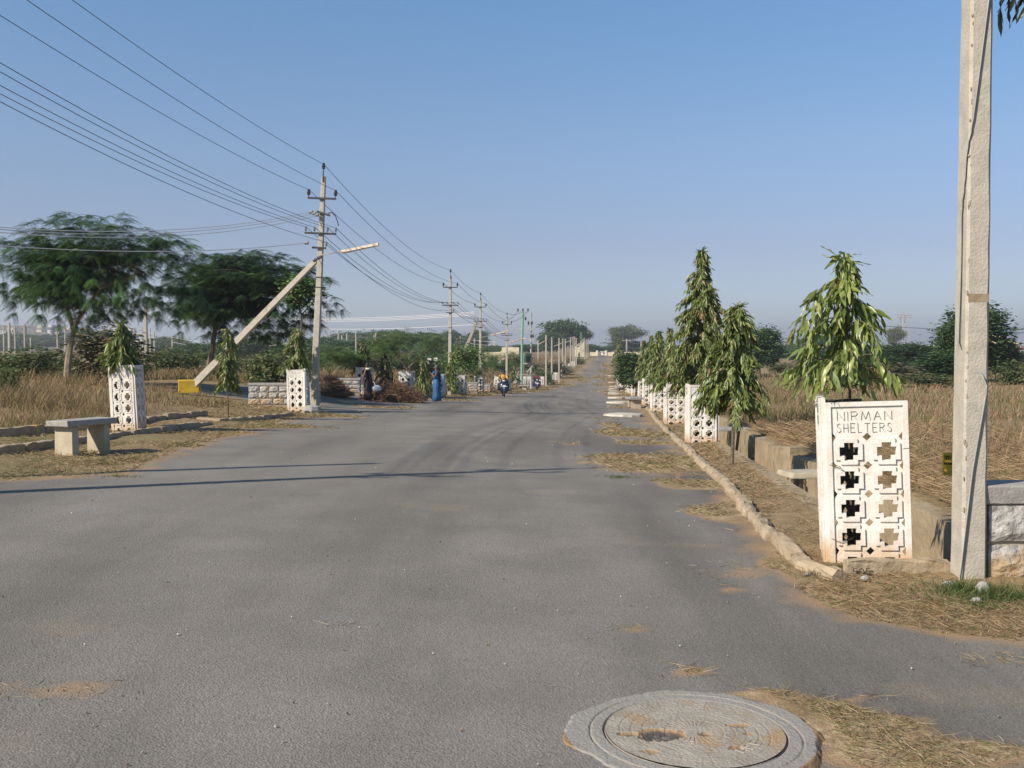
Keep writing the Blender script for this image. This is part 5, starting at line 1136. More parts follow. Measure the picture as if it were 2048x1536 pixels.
for i, (y0, y1, dx, sg_) in enumerate(((448,424,-1,.38),(451,427,0,.41),(456,431,1,.44))):
    wire(W(-160, y0 - 8, 20), W(622 + i * 6, y1, 29.8), sg_, .010, ['upper','middle','lower'][i] + ' of the three pale wires sagging left from the braced pole', 'pale wires crossing to the left', 'whitewire')
wire(W(-160, 478, 20), W(612, 486, 29.8), .25, .010, 'single lower pale wire running left from the braced pole', 'pale wires crossing to the left', 'whitewire')
for i, (y0, y1) in enumerate(((634,624),(637,627),(640,630))):
    wire(W(520, y0 - 2, 110), W(948, y1, 72.8), .35, .018, ['upper','middle','lower'][i] + ' of the pale wires behind reaching the third pole', 'pale wires crossing to the left', 'whitewire')
wire(W(520, 652, 110), W(948, 649, 72.8), .35, .018, 'single lower pale wire behind reaching the third pole', 'pale wires crossing to the left', 'whitewire')
for i, (px, py) in enumerate(((622,424),(628,427),(634,430),(613,486))):
    mb = MB(); mb.lathe(W(px, py, 29.8), [(.02,-.07),(.045,-.05),(.05,.05),(.02,.07)], 8, m=Matrix.Rotation(1.45, 3, 'Y')); inv = r1.matrix_world.inverted(); mb.v = [tuple(inv @ Vector(v)) for v in mb.v]; mb.build('strain_insulator', M['greyins'], r1)
inv = r1.matrix_world.inverted(); MB().tube([inv @ W(px, py, 29.75) for px, py in ((656,426),(664,425),(671,432),(675,443),(677,452))], .016, 5).build('jumper_cable', M['wire'], r1)
for a, b in (((445,681),(452,705)),): pass
tops = [W(fp[i][0], fp[i][1] + 3, fp[i][2]) for i in range(len(fp))]
prs = [(2,4),(4,6),(6,8),(8,10),(10,12),(12,14),(20,21),(21,23),(23,27),(27,29),(31,33),(33,34),(34,36),(18,20),(15,18),(38,39)]
for i, (a, b) in enumerate(prs):
    for dz in (0, -1.4): wire(tops[a] + Vector((0, 0, dz)), tops[b] + Vector((0, 0, dz)), .5, .045, 'faint pale wire strung between distant field poles', 'faint wires of the distant field poles', 'whitewire', n=6)
# poles on the slope row wires
rowp = [W(px, yt + 4, d) for px, yt, d in ((1092,670,130),(1103.5,675,140),(1118,676,150),(1125.5,677,165),(1141,674,195),(1152.5,676,230),(1169,677,265))]
for i in range(len(rowp) - 1):
    for dz in (0, -.9): wire(rowp[i] + Vector((0, 0, dz)), rowp[i+1] + Vector((0, 0, dz)), .15, .02, 'thin wire joining the pale poles past the transformer', 'wires of the thin pole row', n=4)
wire(W(1600, 640, 480), W(2140, 668, 480), 1.0, .14, 'faint dark line crossing behind the near pole to the lattice tower', 'faint wires of the distant field poles')
# lattice towers
def pylon(px, ytop, d, wtop, label):
    x = wx(px, d); g0 = gz(x, d); h = W(px, ytop, d).z - g0; r = empty('pylon', (x, d, g0), .2, label=label, cat='pylon', group='hazy lattice transmission towers')
    b = wtop * .55
    for sx in (-1, 1):
        for sy in (-1, 1): MB().bar((sx*b, sy*b, -1), (sx*b*.45, sy*b*.45, h*.9), .28).build('leg', M['greysteel'], r)
    for k in range(6):
        z0, z1 = h*.15*k, h*.15*(k+1); w0 = b*(1-.55*z0/h/.9); w1 = b*(1-.55*z1/h/.9)
        MB().bar((-w0, -w0, z0), (w1, -w1, z1), .15).build('brace', M['greysteel'], r); MB().bar((w0, -w0, z0), (-w1, -w1, z1), .15).build('brace', M['greysteel'], r)
    for z in (.9, .84): MB().box((0, 0, h*z), (wtop*1.9, .3, .3)).build('cross_arm', M['greysteel'], r)
    for sx in (-1, 1): MB().bar((sx*b*.8, 0, h*.9), (sx*b*.8, 0, h), .2).build('peak', M['greysteel'], r)
pylon(1807, 622, 480, 4.2, 'hazy lattice transmission tower above the right field trees')
pylon(820, 650, 620, 6.5, 'faint lattice tower top behind the forked feathery tree')
pylon(62, 640, 600, 4.0, 'faint lattice tower in the far town at the left edge')
# ---------------------------------------------------------------- nearest pole
nx_, ny_ = wx(1943, 6.76), 6.76; ng = gz(nx_, ny_)
npn = empty('power_pole', (nx_, ny_, ng), TH + .0, label='near chipped concrete pole filling the right side of the picture', cat='power pole')
npn.rotation_euler = (0, -.002, TH)
mb = rough_pole_mesh(.162, .245, .118, .165, 8.4, 44, jit=.0005, sink=.3); mb.build('pole', M['concrete'], npn)
def polepos(z, u, v):   # u,v in -1..1 across the face at height z
    t = (z + .3) / 8.7; w = .162 + (.118-.162)*t; d = .245 + (.165-.245)*t; return (u*w/2, v*d/2, z)
for off, rad in ((0, .0042), (.10, .003)):
    pts = []
    for i in range(90):
        z = 4.2 - i * 4.25 / 89
        if z > 3.0: u, v = 1.1 - (4.2 - z) / 1.2 * 1.9 - off*.6, -1.06
        elif z > 2.6: u, v = -1.08 , -1.06 + (3.0 - z) / .4 * .5
        elif z > 1.5: u, v = -1.10 - .05*math.sin(z*5), -.2
        elif z > 1.42: u, v = -1.1 + (1.5 - z)/.08*2.2, -1.08
        elif z > .75: u, v = 1.1 - (1.42 - z) / .67 * 1.35 - off, -1.07
        else: u, v = -.25 - (.75 - z) / .8 * 1.0 - off, -1.09
        p = Vector(polepos(z, u, v)) + Vector((0, -.004, 0)); pts.append(p)
    sm = [pts[max(0,i-2)]*.25 + pts[i]*.5 + pts[min(len(pts)-1,i+2)]*.25 for i in range(len(pts))]
    MB().tube(sm, rad, 6).build('cable', M['greysteel' if off else 'wire'], npn)
MB().box(polepos(1.92, .04, -1.0), (.13, .003, .055)).build('cement_patch', M['drain'], npn)
random.seed(5)
for k in range(26):
    z = random.uniform(.15, 4.0); mb = MB(); p = Vector(polepos(z, -.92 + random.uniform(-.06, .12), -1.0)); mb.ball(p, (random.uniform(.004, .011), .003, random.uniform(.008, .022)), 5); mb.build('chip', M['mortar'], npn)
# ---------------------------------------------------------------- brushwood
def heap(px, d, wdt, dep, hgt, n, label, sl, seed):
    global RNG; RNG = np.random.default_rng(seed); x = wx(px, d)
    u = RNG.uniform(-1, 1, n); v = RNG.uniform(-1, 1, n); prof = np.sqrt(np.clip(1 - np.abs(u) ** 2.2, 0, 1)); z = RNG.random(n) ** .7 * hgt * prof * (.75 + .3 * np.sin(u * 4 + 1)) * np.sqrt(np.clip(1 - v * v, .05, 1))
    L = sl * RNG.uniform(.4, 1.2, n); P = np.stack([u * wdt / 2, v * dep / 2, z + .02], -1)
    D = np.stack([RNG.normal(0, 1, n), RNG.normal(0, .5, n), RNG.normal(.1, .28, n)], -1); D[:, 0] += np.sign(u) * .3
    D = unit(D); P = P - D * L[:, None] * .5; P[:, 2] = np.maximum(P[:, 2], .02)
    tv = np.array([(-.5,0,0),(.5,0,0),(.3,.5,.05),(-.3,.5,.05),(.2,1,-.04),(-.2,1,-.04), (0,0,1.),(0,.5,1.05),(0,1,.4)]); tf = np.array([(0,1,2,3),(3,2,4,5),(0,3,7,6),(1,6,7,2),(3,5,8,7),(2,7,8,4)])
    S = np.stack([np.full(n, .012) * RNG.uniform(.5, 1.6, n), L, np.full(n, .012)], -1)
    V, Fx, Cc = scatter(tv, tf, P, frames(D, unit(rn(n))), S, pick([(.16,.095,.06),(.22,.13,.08),(.11,.065,.045),(.30,.20,.12),(.08,.05,.035)], n))
    o = link('brushwood_heap', npmesh('heap', V, Fx, Cc), mat=M['twig'], loc=(x, d, gz(x, d))); tag(o, label, 'brushwood', 'heaps of cut brushwood at the side road')
heap(657, 39.5, 1.45, 1.1, .85, 3600, 'narrow tall heap of dry brown brushwood right of the braced pole', .55, 5)
heap(786, 40.0, 2.15, 1.2, .74, 5200, 'wide low heap of dry brushwood in front of the middle guard', .7, 6)
# ---------------------------------------------------------------- people
M['skin'] = mat('brown_skin', (.17,.085,.05), (.13,.065,.04), scale=8, rough=.55)
M['hair'] = mat('dark_hair', (.02,.017,.015), rough=.5); M['greyhair'] = mat('greying_hair', (.14,.13,.12), (.05,.045,.04), scale=40, rough=.6)
M['bluesari'] = mat('blue_sari', (.03,.13,.29), (.018,.075,.19), scale=7, rough=.6); M['redcloth'] = mat('dull_red_cloth', (.20,.03,.025), (.14,.02,.02), scale=6)
M['blacksari'] = mat('black_patterned_sari', (.022,.018,.026), (.20,.10,.07), scale=26, detail=1, thresh=(.66,.69), rough=.6)
M['creamcloth'] = mat('cream_cloth', (.62,.55,.40), rough=.8); M['whitecloth'] = mat('white_cloth', (.75,.74,.72), (.6,.6,.6), scale=9, rough=.8)
M['yellowshirt'] = mat('yellow_shirt', (.55,.34,.10), (.40,.23,.07), scale=9, rough=.8); M['maroon'] = mat('maroon_shirt', (.17,.04,.045), (.1,.03,.03), scale=9); M['darktrouser'] = mat('dark_trousers', (.03,.03,.04), rough=.8)
M['scooter_blue'] = mat('dark_blue_scooter_paint', (.018,.028,.065), rough=.25, spec=.6); M['bluepaint'] = mat('blue_scooter_paint', (.02,.035,.11), rough=.25, spec=.6)
M['rubber'] = mat('tyre_rubber', (.015,.015,.015), rough=.85); M['plate'] = mat('white_number_plate', (.75,.76,.78), rough=.4); M['chrome'] = mat('light_lens', (.6,.62,.62), rough=.12, spec=.8)
def skin_body(name, J, E, parent, mt, sub=2):
    """J: {joint: (x,y,z,r)}, E: edges; one continuous skinned mesh"""
    ks = list(J); idx = {k: i for i, k in enumerate(ks)}
    me = bpy.data.meshes.new(name); me.from_pydata([J[k][:3] for k in ks], [(idx[a], idx[b]) for a, b in E], []); me.update()
    o = bpy.data.objects.new(name, me); COL.objects.link(o)
    s = o.modifiers.new('skin', 'SKIN'); s.use_smooth_shade = True; s.branch_smoothing = .4
    if not me.skin_vertices: 
        with bpy.context.temp_override(object=o, active_object=o): pass
    sk = me.skin_vertices[0].data if me.skin_vertices else None
    if sk:
        for k in ks:
            r = J[k][3]; sk[idx[k]].radius = r if isinstance(r, tuple) else (r, r)
        sk[0].use_root = True
    u = o.modifiers.new('sub', 'SUBSURF'); u.levels = u.render_levels = sub
    dg = bpy.context.evaluated_depsgraph_get(); m2 = bpy.data.meshes.new_from_object(o.evaluated_get(dg)); bpy.data.objects.remove(o)
    m2.materials.clear(); m2.materials.append(M[mt]); m2.polygons.foreach_set('use_smooth', [True] * len(m2.polygons))
    return link(name, m2, parent)
def loft(rings, n=28, cap=True):
    """rings: (cx, cy, z, rx, ry, pleat amplitude, phase)"""
    mb = MB(); vs = []; fs = []
    for cx, cy, z, rx, ry, am, ph in rings:
        for k in range(n):
            a = 2*math.pi*k/n; q = 1 + am*math.sin(9*a+ph) + am*.6*math.sin(5*a-ph*2); vs.append((cx+rx*q*math.cos(a), cy+ry*q*math.sin(a), z + am*.2*math.sin(3*a)))
    for i in range(len(rings)-1):
        for k in range(n): fs.append((i*n+k, (i+1)*n+k, (i+1)*n+(k+1)%n, i*n+(k+1)%n))
    if cap: fs.append(tuple(range(n))); fs.append(tuple((len(rings)-1)*n+k for k in range(n))[::-1])
    return mb.add(vs, fs)
def head_parts(root, c, hairm, s=1.0, bun=True, yaw=0.):
    c = Vector(c); R = Matrix.Rotation(yaw, 3, 'Z')
    MB().ball(c + R @ Vector((0, -.022*s, .025*s)), (.083*s, .092*s, .102*s), 12).build('hair', M[hairm], root, smooth=True)
    if bun: MB().ball(c + R @ Vector((0, -.115*s, -.02*s)), (.045*s, .04*s, .045*s), 8).build('hair_bun', M[hairm], root, smooth=True)
    for sx in (-1, 1):
        MB().ball(c + R @ Vector((sx*.03*s, .082*s, .005*s)), (.011*s, .006*s, .006*s), 6).build('eye', M['whitecloth'], root); MB().ball(c + R @ Vector((sx*.078*s, .0, -.01*s)), (.012*s, .02*s, .03*s), 6).build('ear', M['skin'], root, smooth=True)
    MB().ball(c + R @ Vector((0, .092*s, -.02*s)), (.012*s, .018*s, .022*s), 6).build('nose', M['skin'], root, smooth=True)
    MB().ball(c + R @ Vector((0, .078*s, -.055*s)), (.024*s, .010*s, .008*s), 6).build('mouth', M['redcloth'], root)
def hand(J, E, wr, d, key):
    """five short fingers grown from the wrist along direction d"""
    w = Vector(wr); d = Vector(d).normalized(); s = d.cross(Vector((0, 0, 1))); s = s.normalized() if s.length > .1 else Vector((1, 0, 0))
    palm = w + d*.05; J[key+'p'] = (*palm, (.030,.018)); E.append((key, key+'p'))
    for i, (o, L) in enumerate(((-.028,.06),(-.010,.075),(.010,.072),(.027,.055))):
        a = palm + s*o + d*.03; b = a + d*L*.6 + Vector((0,0,-.012)); J[f'{key}f{i}'] = (*a, .010); J[f'{key}g{i}'] = (*b, .008); E += [(key+'p', f'{key}f{i}'), (f'{key}f{i}', f'{key}g{i}')]
    t = palm - s*.045 - d*.01; J[key+'t'] = (*t, .011); J[key+'u'] = (*(t - s*.012 + d*.03), .009); E += [(key+'p', key+'t'), (key+'t', key+'u')]
def standing(loc, rz, label, sari, hairm, armL, armR, scale=1., stride=.12):
    root = empty('person', loc, rz, label=label, cat='person')
    J = {'pel': (0,0,.86,(.13,.10)), 'sp': (0,0,1.02,(.105,.085)), 'ch': (0,.01,1.20,(.125,.095)), 'nk': (0,.0,1.34,(.05,.05)), 'hb': (0,.015,1.41,(.058,.062)), 'ht': (0,.02,1.50,(.068,.078)), 'hx': (0,.01,1.56,(.045,.05)),
         'hl': (-.08,0,.82,.085), 'kl': (-.08,.03+stride*.5,.47,.058), 'al': (-.08,stride*.5-.02,.09,.036), 'fl': (-.085,stride*.5+.12,.03,.03),
         'hr': (.08,0,.82,.085), 'kr': (.08,.03-stride*.3,.47,.058), 'ar': (.08,-stride*.8,.10,.036), 'fr': (.085,-stride*.8+.13,.03,.03),
         'shl': (-.165,0,1.29,.052), 'shr': (.165,0,1.29,.052)}
    E = [('pel','sp'),('sp','ch'),('ch','nk'),('nk','hb'),('hb','ht'),('ht','hx'),('pel','hl'),('hl','kl'),('kl','al'),('al','fl'),('pel','hr'),('hr','kr'),('kr','ar'),('ar','fr'),('ch','shl'),('ch','shr')]
    for s_, arm in (('l', armL), ('r', armR)):
        J['el'+s_] = (*arm[0], .038); J['wr'+s_] = (*arm[1], .025); E += [('sh'+s_,'el'+s_),('el'+s_,'wr'+s_)]; hand(J, E, arm[1], Vector(arm[1])-Vector(arm[0]), 'wr'+s_)
    skin_body('body', J, E, root, 'skin')
    head_parts(root, (0,.02,1.47), hairm)
    loft([(0,-.02,.07,.165,.19,.09,0),(0,-.01,.25,.16,.175,.08,.5),(0,0,.5,.172,.165,.06,1),(0,0,.75,.19,.165,.04,1.5),(0,0,.9,.17,.14,.02,2),(0,0,.98,.145,.12,.015,2.2)]).build('skirt', M[sari], root, smooth=True)
    loft([(0,0,.97,.145,.12,.02,2),(0,0,1.08,.14,.12,.02,2),(0,.01,1.2,.165,.13,.015,2.5),(0,.0,1.29,.165,.11,.01,2.8),(0,0,1.335,.10,.08,.01,3)]).build('draped_bodice', M[sari], root, smooth=True)
    mb = MB(); n = 9; vs = []; fs = []       # pallu: end of the cloth over the left shoulder and down the back
    path = [(.12,.13,1.0),(.02,.165,1.14),(-.09,.13,1.27),(-.13,.02,1.345),(-.12,-.11,1.27),(-.10,-.16,1.05),(-.08,-.19,.85),(-.07,-.2,.62)]
    for i, p in enumerate(path):
        wd = .10 + .015*i
        for k in range(n): t = k/(n-1)-.5; vs.append((p[0]+t*wd*(1.2 if i < 3 or i > 4 else .8), p[1]+.012*math.sin(k*2+i)+(.02 if i < 4 else -.02), p[2] - abs(t)*.03 + t*.08*(i < 3)))
    for i in range(len(path)-1):
        for k in range(n-1): fs.append((i*n+k, i*n+k+1, (i+1)*n+k+1, (i+1)*n+k))
    o = mb.add(vs, fs).build('pallu', M[sari], root, smooth=True); s = o.modifiers.new('thick', 'SOLIDIFY'); s.thickness = .008
    root.scale = (scale,)*3
    return root
# blue sari: faces picture left, right hand raised towards the chin
d = 41.5; x = wx(873, d); p = standing((x, d, gz(x, d)), 1.75, 'woman in a plain blue sari with greying hair walking left on the road edge', 'bluesari', 'greyhair', ((-.24,.10,1.08),(-.10,.24,1.22)), ((.24,.02,1.03),(.16,.20,.98)), .985)
loft([(-.02,-.12,.92,.10,.03,.05,1),(.03,-.14,1.1,.13,.035,.05,2),(.05,-.12,1.25,.12,.03,.04,3),(.07,-.06,1.31,.08,.04,.02,3)]).build('red_shawl', M['redcloth'], p, smooth=True)
d = 39.4; x = wx(735, d); p = standing((x, d, gz(x, d)), 1.25, 'woman in a black patterned sari standing between the brushwood heaps', 'blacksari', 'hair', ((-.26,.04,1.05),(-.27,.10,.80)), ((.22,.05,1.02),(.18,.14,.84)), .95)
loft([(-.05,-.03,1.30,.13,.12,.02,1),(-.05,-.03,1.34,.12,.11,.02,1),(-.04,-.02,1.37,.07,.07,.02,2)]).build('shoulder_towel', M['creamcloth'], p, smooth=True)
bg_ = empty('bag', W(754, 776, 39.0), 0, label='white cloth bag held by the woman in the black sari', cat='bag')
mb = MB(); mb.lathe((0,0,0), [(.05,-.12),(.13,-.10),(.16,-.02),(.13,.06),(.05,.10)], 12, 1.15, .8); mb.v = [tuple(Vector(v) + Vector((random.uniform(-.02,.02),)*3)) for v in mb.v]; mb.build('bag_body', M['whitecloth'], bg_, smooth=True)
MB().tube([(-.06,0,.08),(-.10,0,.2),(-.16,0,.26)], .012, 6).build('handle', M['whitecloth'], bg_)
# far figure
x = wx(1158, 262); root = empty('person', (x, 262, gz(x, 262)), 2.6, label='tiny dark figure standing at the crest of the road', cat='person')
J = {'pel': (0,0,.9,.15), 'ch': (0,0,1.3,.19), 'nk': (0,0,1.48,.07), 'hd': (0,0,1.62,.11), 'hx': (0,0,1.70,.07), 'kl': (-.1,0,.5,.09), 'al': (-.1,0,.06,.07), 'kr': (.1,0,.5,.09), 'ar': (.1,0,.06,.07), 'el': (-.28,0,1.1,.06), 'wl': (-.26,.1,.85,.05), 'er': (.28,0,1.1,.06), 'wr': (.26,.1,.85,.05)}
skin_body('body', J, [('pel','ch'),('ch','nk'),('nk','hd'),('hd','hx'),('pel','kl'),('kl','al'),('pel','kr'),('kr','ar'),('ch','el'),('el','wl'),('ch','er'),('er','wr')], root, 'darktrouser', 1); root.scale = (1.15,1.15,1.25)
# ---------------------------------------------------------------- scooters, facing +Y locally
def scooter(loc, rz, label, paint, sc=.95):
    r = empty('scooter', loc, rz, label=label, cat='scooter')
    for y in (.62, -.62):
        w = empty('wheel', (0, y, .225)); w.parent = r; Rm = Matrix.Rotation(math.pi/2, 3, 'Y')
        mb = MB(); n = 24; m_ = 8; vs = []; fs = []
        for i in range(n):
            for k in range(m_):
                a, b = 2*math.pi*i/n, 2*math.pi*k/m_; q = .175 + .048*math.cos(b); vs.append((.045*math.sin(b), q*math.cos(a), q*math.sin(a)))
        for i in range(n):
            for k in range(m_): fs.append((i*m_+k, i*m_+(k+1)%m_, ((i+1)%n)*m_+(k+1)%m_, ((i+1)%n)*m_+k))
        mb.add(vs, fs).build('tyre', M['rubber'], w, smooth=True); MB().lathe((0,0,0), [(.13,-.03),(.135,0),(.13,.03)], 16, m=Rm).build('rim', M['greysteel'], w)
    loft([(0,.62,.30,.075,.20,0,0),(0,.62,.40,.075,.19,0,0),(0,.60,.47,.055,.12,0,0),(0,.58,.50,.02,.04,0,0)], 16).build('mudguard', M[paint], r, smooth=True)
    loft([(0,.42,.28,.15,.05,0,0),(0,.44,.40,.22,.07,0,0),(0,.43,.60,.25,.075,0,0),(0,.40,.78,.20,.07,0,0),(0,.36,.90,.10,.06,0,0)], 20).build('leg_shield', M[paint], r, smooth=True)
    loft([(0,.33,.88,.11,.09,0,0),(0,.34,.95,.17,.10,0,0),(0,.33,1.02,.14,.08,0,0),(0,.30,1.06,.06,.05,0,0)], 18).build('handlebar_cowl', M[paint], r, smooth=True)
    MB().ball((0,.43,.965), (.085,.03,.05), 10).build('headlight', M['chrome'], r, smooth=True)
    for sx in (-1, 1):
        MB().tube([(sx*.12,.30,.99),(sx*.33,.24,1.0)], .018, 8).build('handle_grip', M['rubber'], r)
        MB().tube([(sx*.2,.28,1.0),(sx*.27,.3,1.17)], .008, 6).build('mirror_stem', M['rubber'], r); MB().ball((sx*.28,.3,1.2), (.055,.012,.035), 8).build('mirror', M['rubber'], r, smooth=True)
        MB().ball((sx*.17,.50,.62), (.035,.02,.022), 8).build('indicator', M['chrome'], r, smooth=True)
    MB().box((0,.53,.66), (.20,.012,.10)).build('number_plate', M['plate'], r)
    MB().box((0,.51,.44), (.10,.03,.025)).build('front_badge', M['chrome'], r)
    MB().tube([(0,.62,.225),(0,.52,.5),(0,.4,.8)], .03, 8).build('front_fork', M['greysteel'], r)
    MB().box((0,.12,.27), (.34,.55,.06)).build('floorboard', M['rubber'], r, bev=.015)
    loft([(0,-.45,.30,.15,.42,0,0),(0,-.45,.45,.19,.45,0,0),(0,-.48,.60,.17,.44,0,0),(0,-.50,.68,.13,.40,0,0)], 22).build('rear_body', M[paint], r, smooth=True)
    loft([(0,-.42,.67,.13,.40,0,0),(0,-.42,.73,.15,.42,0,0),(0,-.42,.76,.12,.38,0,0)], 22).build('seat', M['rubber'], r, smooth=True)
    r.scale = (sc,)*3; return r
def rider(sco, y, label, shirt, hairm='hair', front=True, bun=False, hx=0., helmet=False):
    root = empty('person', sco.location, sco.rotation_euler.z, label=label, cat='person'); root.scale = sco.scale
    z = .80; J = {'pel': (hx,y,z+.03,(.14,.12)), 'sp': (hx,y+.03,z+.20,(.12,.10)), 'ch': (hx,y+.06,z+.38,(.15,.11)), 'nk': (hx,y+.08,z+.52,.05), 'hb': (hx,y+.10,z+.58,(.058,.06)), 'ht': (hx,y+.11,z+.67,(.07,.078)), 'hx': (hx,y+.10,z+.73,.045),
        'shl': (hx-.18,y+.06,z+.45,.058), 'shr': (hx+.18,y+.06,z+.45,.058)}
    E = [('pel','sp'),('sp','ch'),('ch','nk'),('nk','hb'),('hb','ht'),('ht','hx'),('ch','shl'),('ch','shr')]
    for s_, sx in (('l', -1), ('r', 1)):
        J['el'+s_] = (hx+sx*.30, y+.22, z+.24, .042) if front else (hx+sx*.24, y+.18, z+.28, .042)
        J['wr'+s_] = (sx*.27, .18, 1.02, .028) if front else (hx+sx*.16, y+.34, z+.22, .028)
        E += [('sh'+s_,'el'+s_),('el'+s_,'wr'+s_)]; hand(J, E, J['wr'+s_][:3], (sx*.2, .8, -.2), 'wr'+s_)
        J['hp'+s_] = (hx+sx*.11, y+.05, z, .09); J['kn'+s_] = (sx*(.20 if front else .29), y+.42, z-.06, .07); J['an'+s_] = (sx*(.16 if front else .27), y+.40, .36, .045); J['ft'+s_] = (sx*(.16 if front else .28), y+.52, .33, .04)
        E += [('pel','hp'+s_),('hp'+s_,'kn'+s_),('kn'+s_,'an'+s_),('an'+s_,'ft'+s_)]
    skin_body('body', J, E, root, 'skin')
    loft([(hx,y+.02,z+.02,.16,.14,.02,0),(hx,y+.03,z+.2,.155,.13,.03,1),(hx,y+.06,z+.38,.185,.135,.02,2),(hx,y+.06,z+.48,.17,.10,.02,2),(hx,y+.07,z+.53,.08,.07,0,0)]).build('shirt', M[shirt], root, smooth=True)
    for s_, sx in (('l', -1), ('r', 1)):
        MB().tube([J['sh'+s_][:3], Vector(J['sh'+s_][:3]).lerp(Vector(J['el'+s_][:3]), .55), J['el'+s_][:3]], [.082,.072,.062], 10).build('sleeve', M[shirt], root, smooth=True)
        MB().tube([J['hp'+s_][:3], J['kn'+s_][:3], J['an'+s_][:3]], [.115,.088,.065], 10).build('trouser_leg', M['darktrouser'], root, smooth=True)
    head_parts(root, (hx, y+.10, z+.65), hairm, 1.05, bun=bun)
    return root
d = 59.; x = wx(1007, d); s1 = scooter((x, d, gz(x, d) + .01), math.pi + .08, 'dark blue scooter with white number plate coming towards the camera, nearer of two', 'scooter_blue', .98)
rider(s1, -.30, 'rider in a yellow shirt steering the nearer scooter', 'yellowshirt'); rider(s1, -.66, 'pillion passenger behind the yellow-shirted rider', 'darktrouser', front=False, hx=-.10)
d = 104.; x = wx(1074, d); s2 = scooter((x, d, gz(x, d) + .01), math.pi + .05, 'blue scooter farther up the road near the transformer fence', 'bluepaint', 1.12)
rider(s2, -.30, 'rider in a maroon top on the farther scooter', 'maroon'); rider(s2, -.66, 'passenger with dark hair on the farther scooter', 'darktrouser', front=False, hx=.07)
# ---------------------------------------------------------------- buildings and walls
def building(name, px0, px1, ytop, d, dep, wallm, label, cat='building', floors=1, nw=3, ybase=None, rz=0., group=None, roofp=True, z0=None, winw=None):
    x0, x1 = wx(px0, d), wx(px1, d); xc = (x0+x1)/2; g0 = gz(xc, d) if z0 is None else z0; H = W((px0+px1)/2, ytop, d).z - g0; Wd = x1-x0
    r = empty(name, (xc, d+dep/2, g0), rz, label=label, cat=cat, group=group)
    MB().box((0,0,H/2-.5), (Wd, dep, H+1)).build('wall', M[wallm], r)
    if roofp: MB().box((0,0,H+.12), (Wd+.5, dep+.5, .26)).build('roof_slab', M[wallm], r)
    fh = H/floors
    for f in range(floors):
        for k in range(nw):
            xx = -Wd/2 + Wd*(k+.5)/nw; ww = winw or min(1.4, Wd/nw*.45); wz = f*fh+fh*.55
            w = MB().box((xx, -dep/2-.02, wz), (ww+.16, .06, fh*.38+.16)).build('window', M['whitewall'], r)
            MB().box((xx, -dep/2-.06, wz), (ww, .04, fh*.38)).build('pane', M['darkglass'], w)
    return r
def wall_run(px0, px1, y0, y1, d, mt, label, h0=.0):
    a, b = wx(px0, d), wx(px1, d); g0 = gz((a+b)/2, d); H = W(px0, y0, d).z - g0; r = empty('boundary_wall', ((a+b)/2, d, g0), 0, label=label, cat='wall')
    L = b-a; n = max(1, int(L/6))
    for k in range(n): MB().box((-L/2 + L*(k+.5)/n, 0, H/2-.5), (L/n-.35, .25, H+1)).build('wall_panel', M[mt], r)
    for k in range(n+1): MB().box((-L/2 + L*k/n, 0, H/2-.4), (.34, .34, H+1.3)).build('pier', M[mt], r)
    return r
wall_run(1181, 1192, 704.5, 712, 405, 'cream', 'short cream boundary wall left of the gate at the road end')
wall_run(1214, 1330, 704.5, 712, 405, 'cream', 'long cream boundary wall right of the gate at the road end')
for px, lb in ((1194,'left cream gate pillar at the end of the road'),(1212,'right cream gate pillar at the end of the road')):
    x = wx(px, 405); H = W(px, 701.5, 405).z - gz(x, 405); pr_ = empty('gate_pillar', (x, 405, gz(x, 405)), 0, label=lb, cat='gate pillar'); MB().box((0,0,H/2-.3), (.75,.75,H+.6)).build('shaft', M['cream'], pr_, bev=.03); MB().box((0,0,H+.08), (.9,.9,.16)).build('cap', M['cream'], pr_)
building('gate_lodge', 1204, 1210, 704, 430, 4, 'whitewall', 'tiny white lodge seen through the gate gap', nw=1)
wall_run(965, 1003, 704, 712, 250, 'cream', 'low cream wall behind the third and fourth poles')
building('cream_house', 1003.5, 1038, 695, 255, 7, 'cream', 'plain cream flat-roofed building behind the fourth pole', nw=0, roofp=False)
building('cream_house', 1152, 1168, 677, 345, 6, 'cream', 'cream upper storey poking out beside the large rounded tree', nw=0, floors=1)
b = building('yellow_house', 2002, 2042, 688, 210, 9, 'yellowwall', 'stepped pale yellow house at the right edge behind the trees', floors=2, nw=3)
Hh = W(2010, 669, 210).z - b.location.z; MB().box((-wx(1024+13,210), 1, Hh/2), (wx(1024+12,210), 6, Hh)).build('stair_tower', M['yellowwall'], b)
Hh2 = W(2020, 678, 210).z - b.location.z; MB().box((.3, 1.5, Hh2/2), (wx(1024+20,210), 6, Hh2)).build('upper_storey', M['yellowwall'], b)
building('brick_house', 2038, 2075, 697, 200, 8, 'redwall', 'dull red building at the right picture edge below the yellow house', floors=2, nw=3)
building('grey_house', 1840, 1900, 692, 420, 10, 'whitewall', 'low hazy grey building behind the right field trees', nw=5)
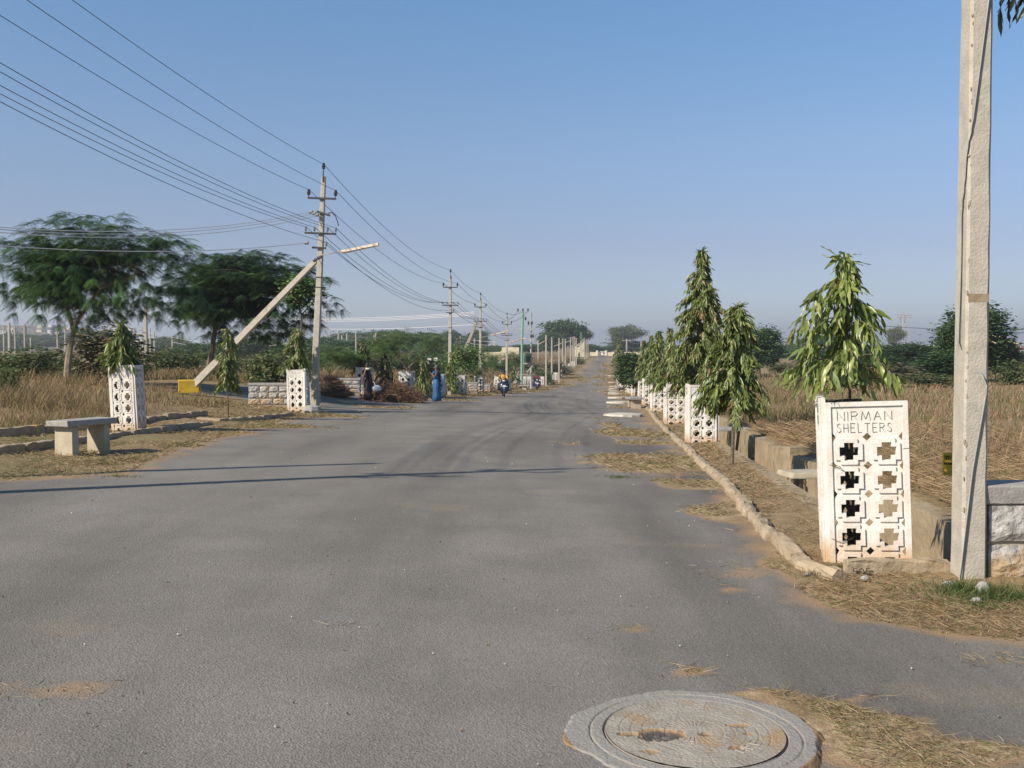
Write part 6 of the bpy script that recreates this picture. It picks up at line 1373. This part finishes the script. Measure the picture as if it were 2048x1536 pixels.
# hill with the far town on the left
def hill():
    xs = np.linspace(-1150, -150, 80); ys = np.linspace(600, 1300, 36); X, Y = np.meshgrid(xs, ys)
    px = X/Y*F+1024; t = np.clip((520-px)/420, 0, 1); t = t*t*(3-2*t); e = np.sin(np.clip((Y-600)/700, 0, 1)*np.pi/2)
    top = np.interp(px, [-400,0,150,300,450,520], [640,651,655,665,684,700]); Hc = CZ + (690-top)/F*Y
    base = zs(X-ROAD*Y, Y); Z = base-.8 + (np.maximum(Hc, base)-base+.8)*t*e + (N2(X+3000, Y, 60, 71)-.5)*4*t*e
    i = np.arange(X.size).reshape(X.shape); q = np.stack([i[:-1,:-1], i[:-1,1:], i[1:,1:], i[1:,:-1]], -1).reshape(-1, 4)
    return npmesh('hill', np.stack([X,Y,Z],-1).reshape(-1,3), q, smooth=True), (xs, ys, Z)
M['hill'] = mat('scrubby_hill', (.10,.10,.055), (.20,.15,.10), scale=.03, detail=10, thresh=(.4,.6))
hm, (hx_, hy_, hz_) = hill(); link('hill', hm, mat=M['hill'], kind='structure')
def hz_at(x, y):
    i = int(np.clip(np.searchsorted(hx_, x), 1, 79)); j = int(np.clip(np.searchsorted(hy_, y), 1, 35)); return max(float(hz_[j, i]), gz(x, y))
random.seed(12)
town = [(2,12,662,'whitewall'),(22,34,668,'cream'),(48,58,674,'cream'),(60,72,672,'redwall'),(74,84,652,'cream'),(84,98,673,'cream'),(96,104,650,'whitewall'),(16,28,655,'cream'),(112,120,664,'whitewall'),(118,132,674,'redwall'),(140,150,672,'whitewall'),(150,170,662,'redwall'),(184,196,667,'cream'),(228,262,657,'whitewall'),(262,300,678,'whitewall'),(300,312,681,'whitewall'),(40,48,652,'redwall'),(330,342,684,'cream'),(355,370,687,'whitewall'),(130,140,655,'cream')]
for i, (a, b_, yt, mm) in enumerate(town):
    d = random.uniform(640, 820) if yt > 660 else random.uniform(850, 1000); 
    if i == 13: d = 520
    if i == 14: d = 480
    x = wx((a+b_)/2, d); zt = W((a+b_)/2, yt, d).z; hgt = 5.5 if d > 560 else 5.0; zb = zt - hgt
    building('town_house', a, b_, yt, d, 8, mm, {13: 'large white shed roof behind the brownish bush', 14: 'long white building lower right of the white shed'}.get(i, None) or wlabel('small far town house', (a+b_)/2), nw=3 if i not in (13, 14) else 6, floors=1, z0=min(zb, hz_at(x, d)), group='houses of the far town on the left hill', winw=1.0)
# low white plot markers in the left field
for i, (px, py, d) in enumerate(((859,724,95),(871,723,97),(996,727,150),(1000,724,155))):
    x = wx(px, d); o = MB().box((0,0,.25), (.34,.15,.62), jit=.02).build('plot_marker', M['whitewall'], loc=(x, d, W(px, py+4, d).z)); tag(o, ['left','right','lower','upper'][i] + ' small white marker slab in the field behind the ' + ('woman in blue' if i < 2 else 'fourth pole'), 'marker')
# haze: one closed box of pale air round everything
hb = MB().box((0, 1500, 35), (16000, 10000, 110)).mesh('haze'); hm_ = bpy.data.materials.new('haze_air'); hm_.use_nodes = True; nt = hm_.node_tree
for q in list(nt.nodes):
    if q.type == 'BSDF_PRINCIPLED': nt.nodes.remove(q)
pv = nt.nodes.new('ShaderNodeVolumePrincipled'); pv.inputs['Color'].default_value = (.84,.88,.95,1); pv.inputs['Density'].default_value = HAZE; pv.inputs['Anisotropy'].default_value = .25
nt.links.new(pv.outputs[0], nt.nodes['Material Output'].inputs['Volume'])
link('haze', hb, mat=hm_, kind='stuff', label='thin pale blue-grey haze filling the air over the fields')
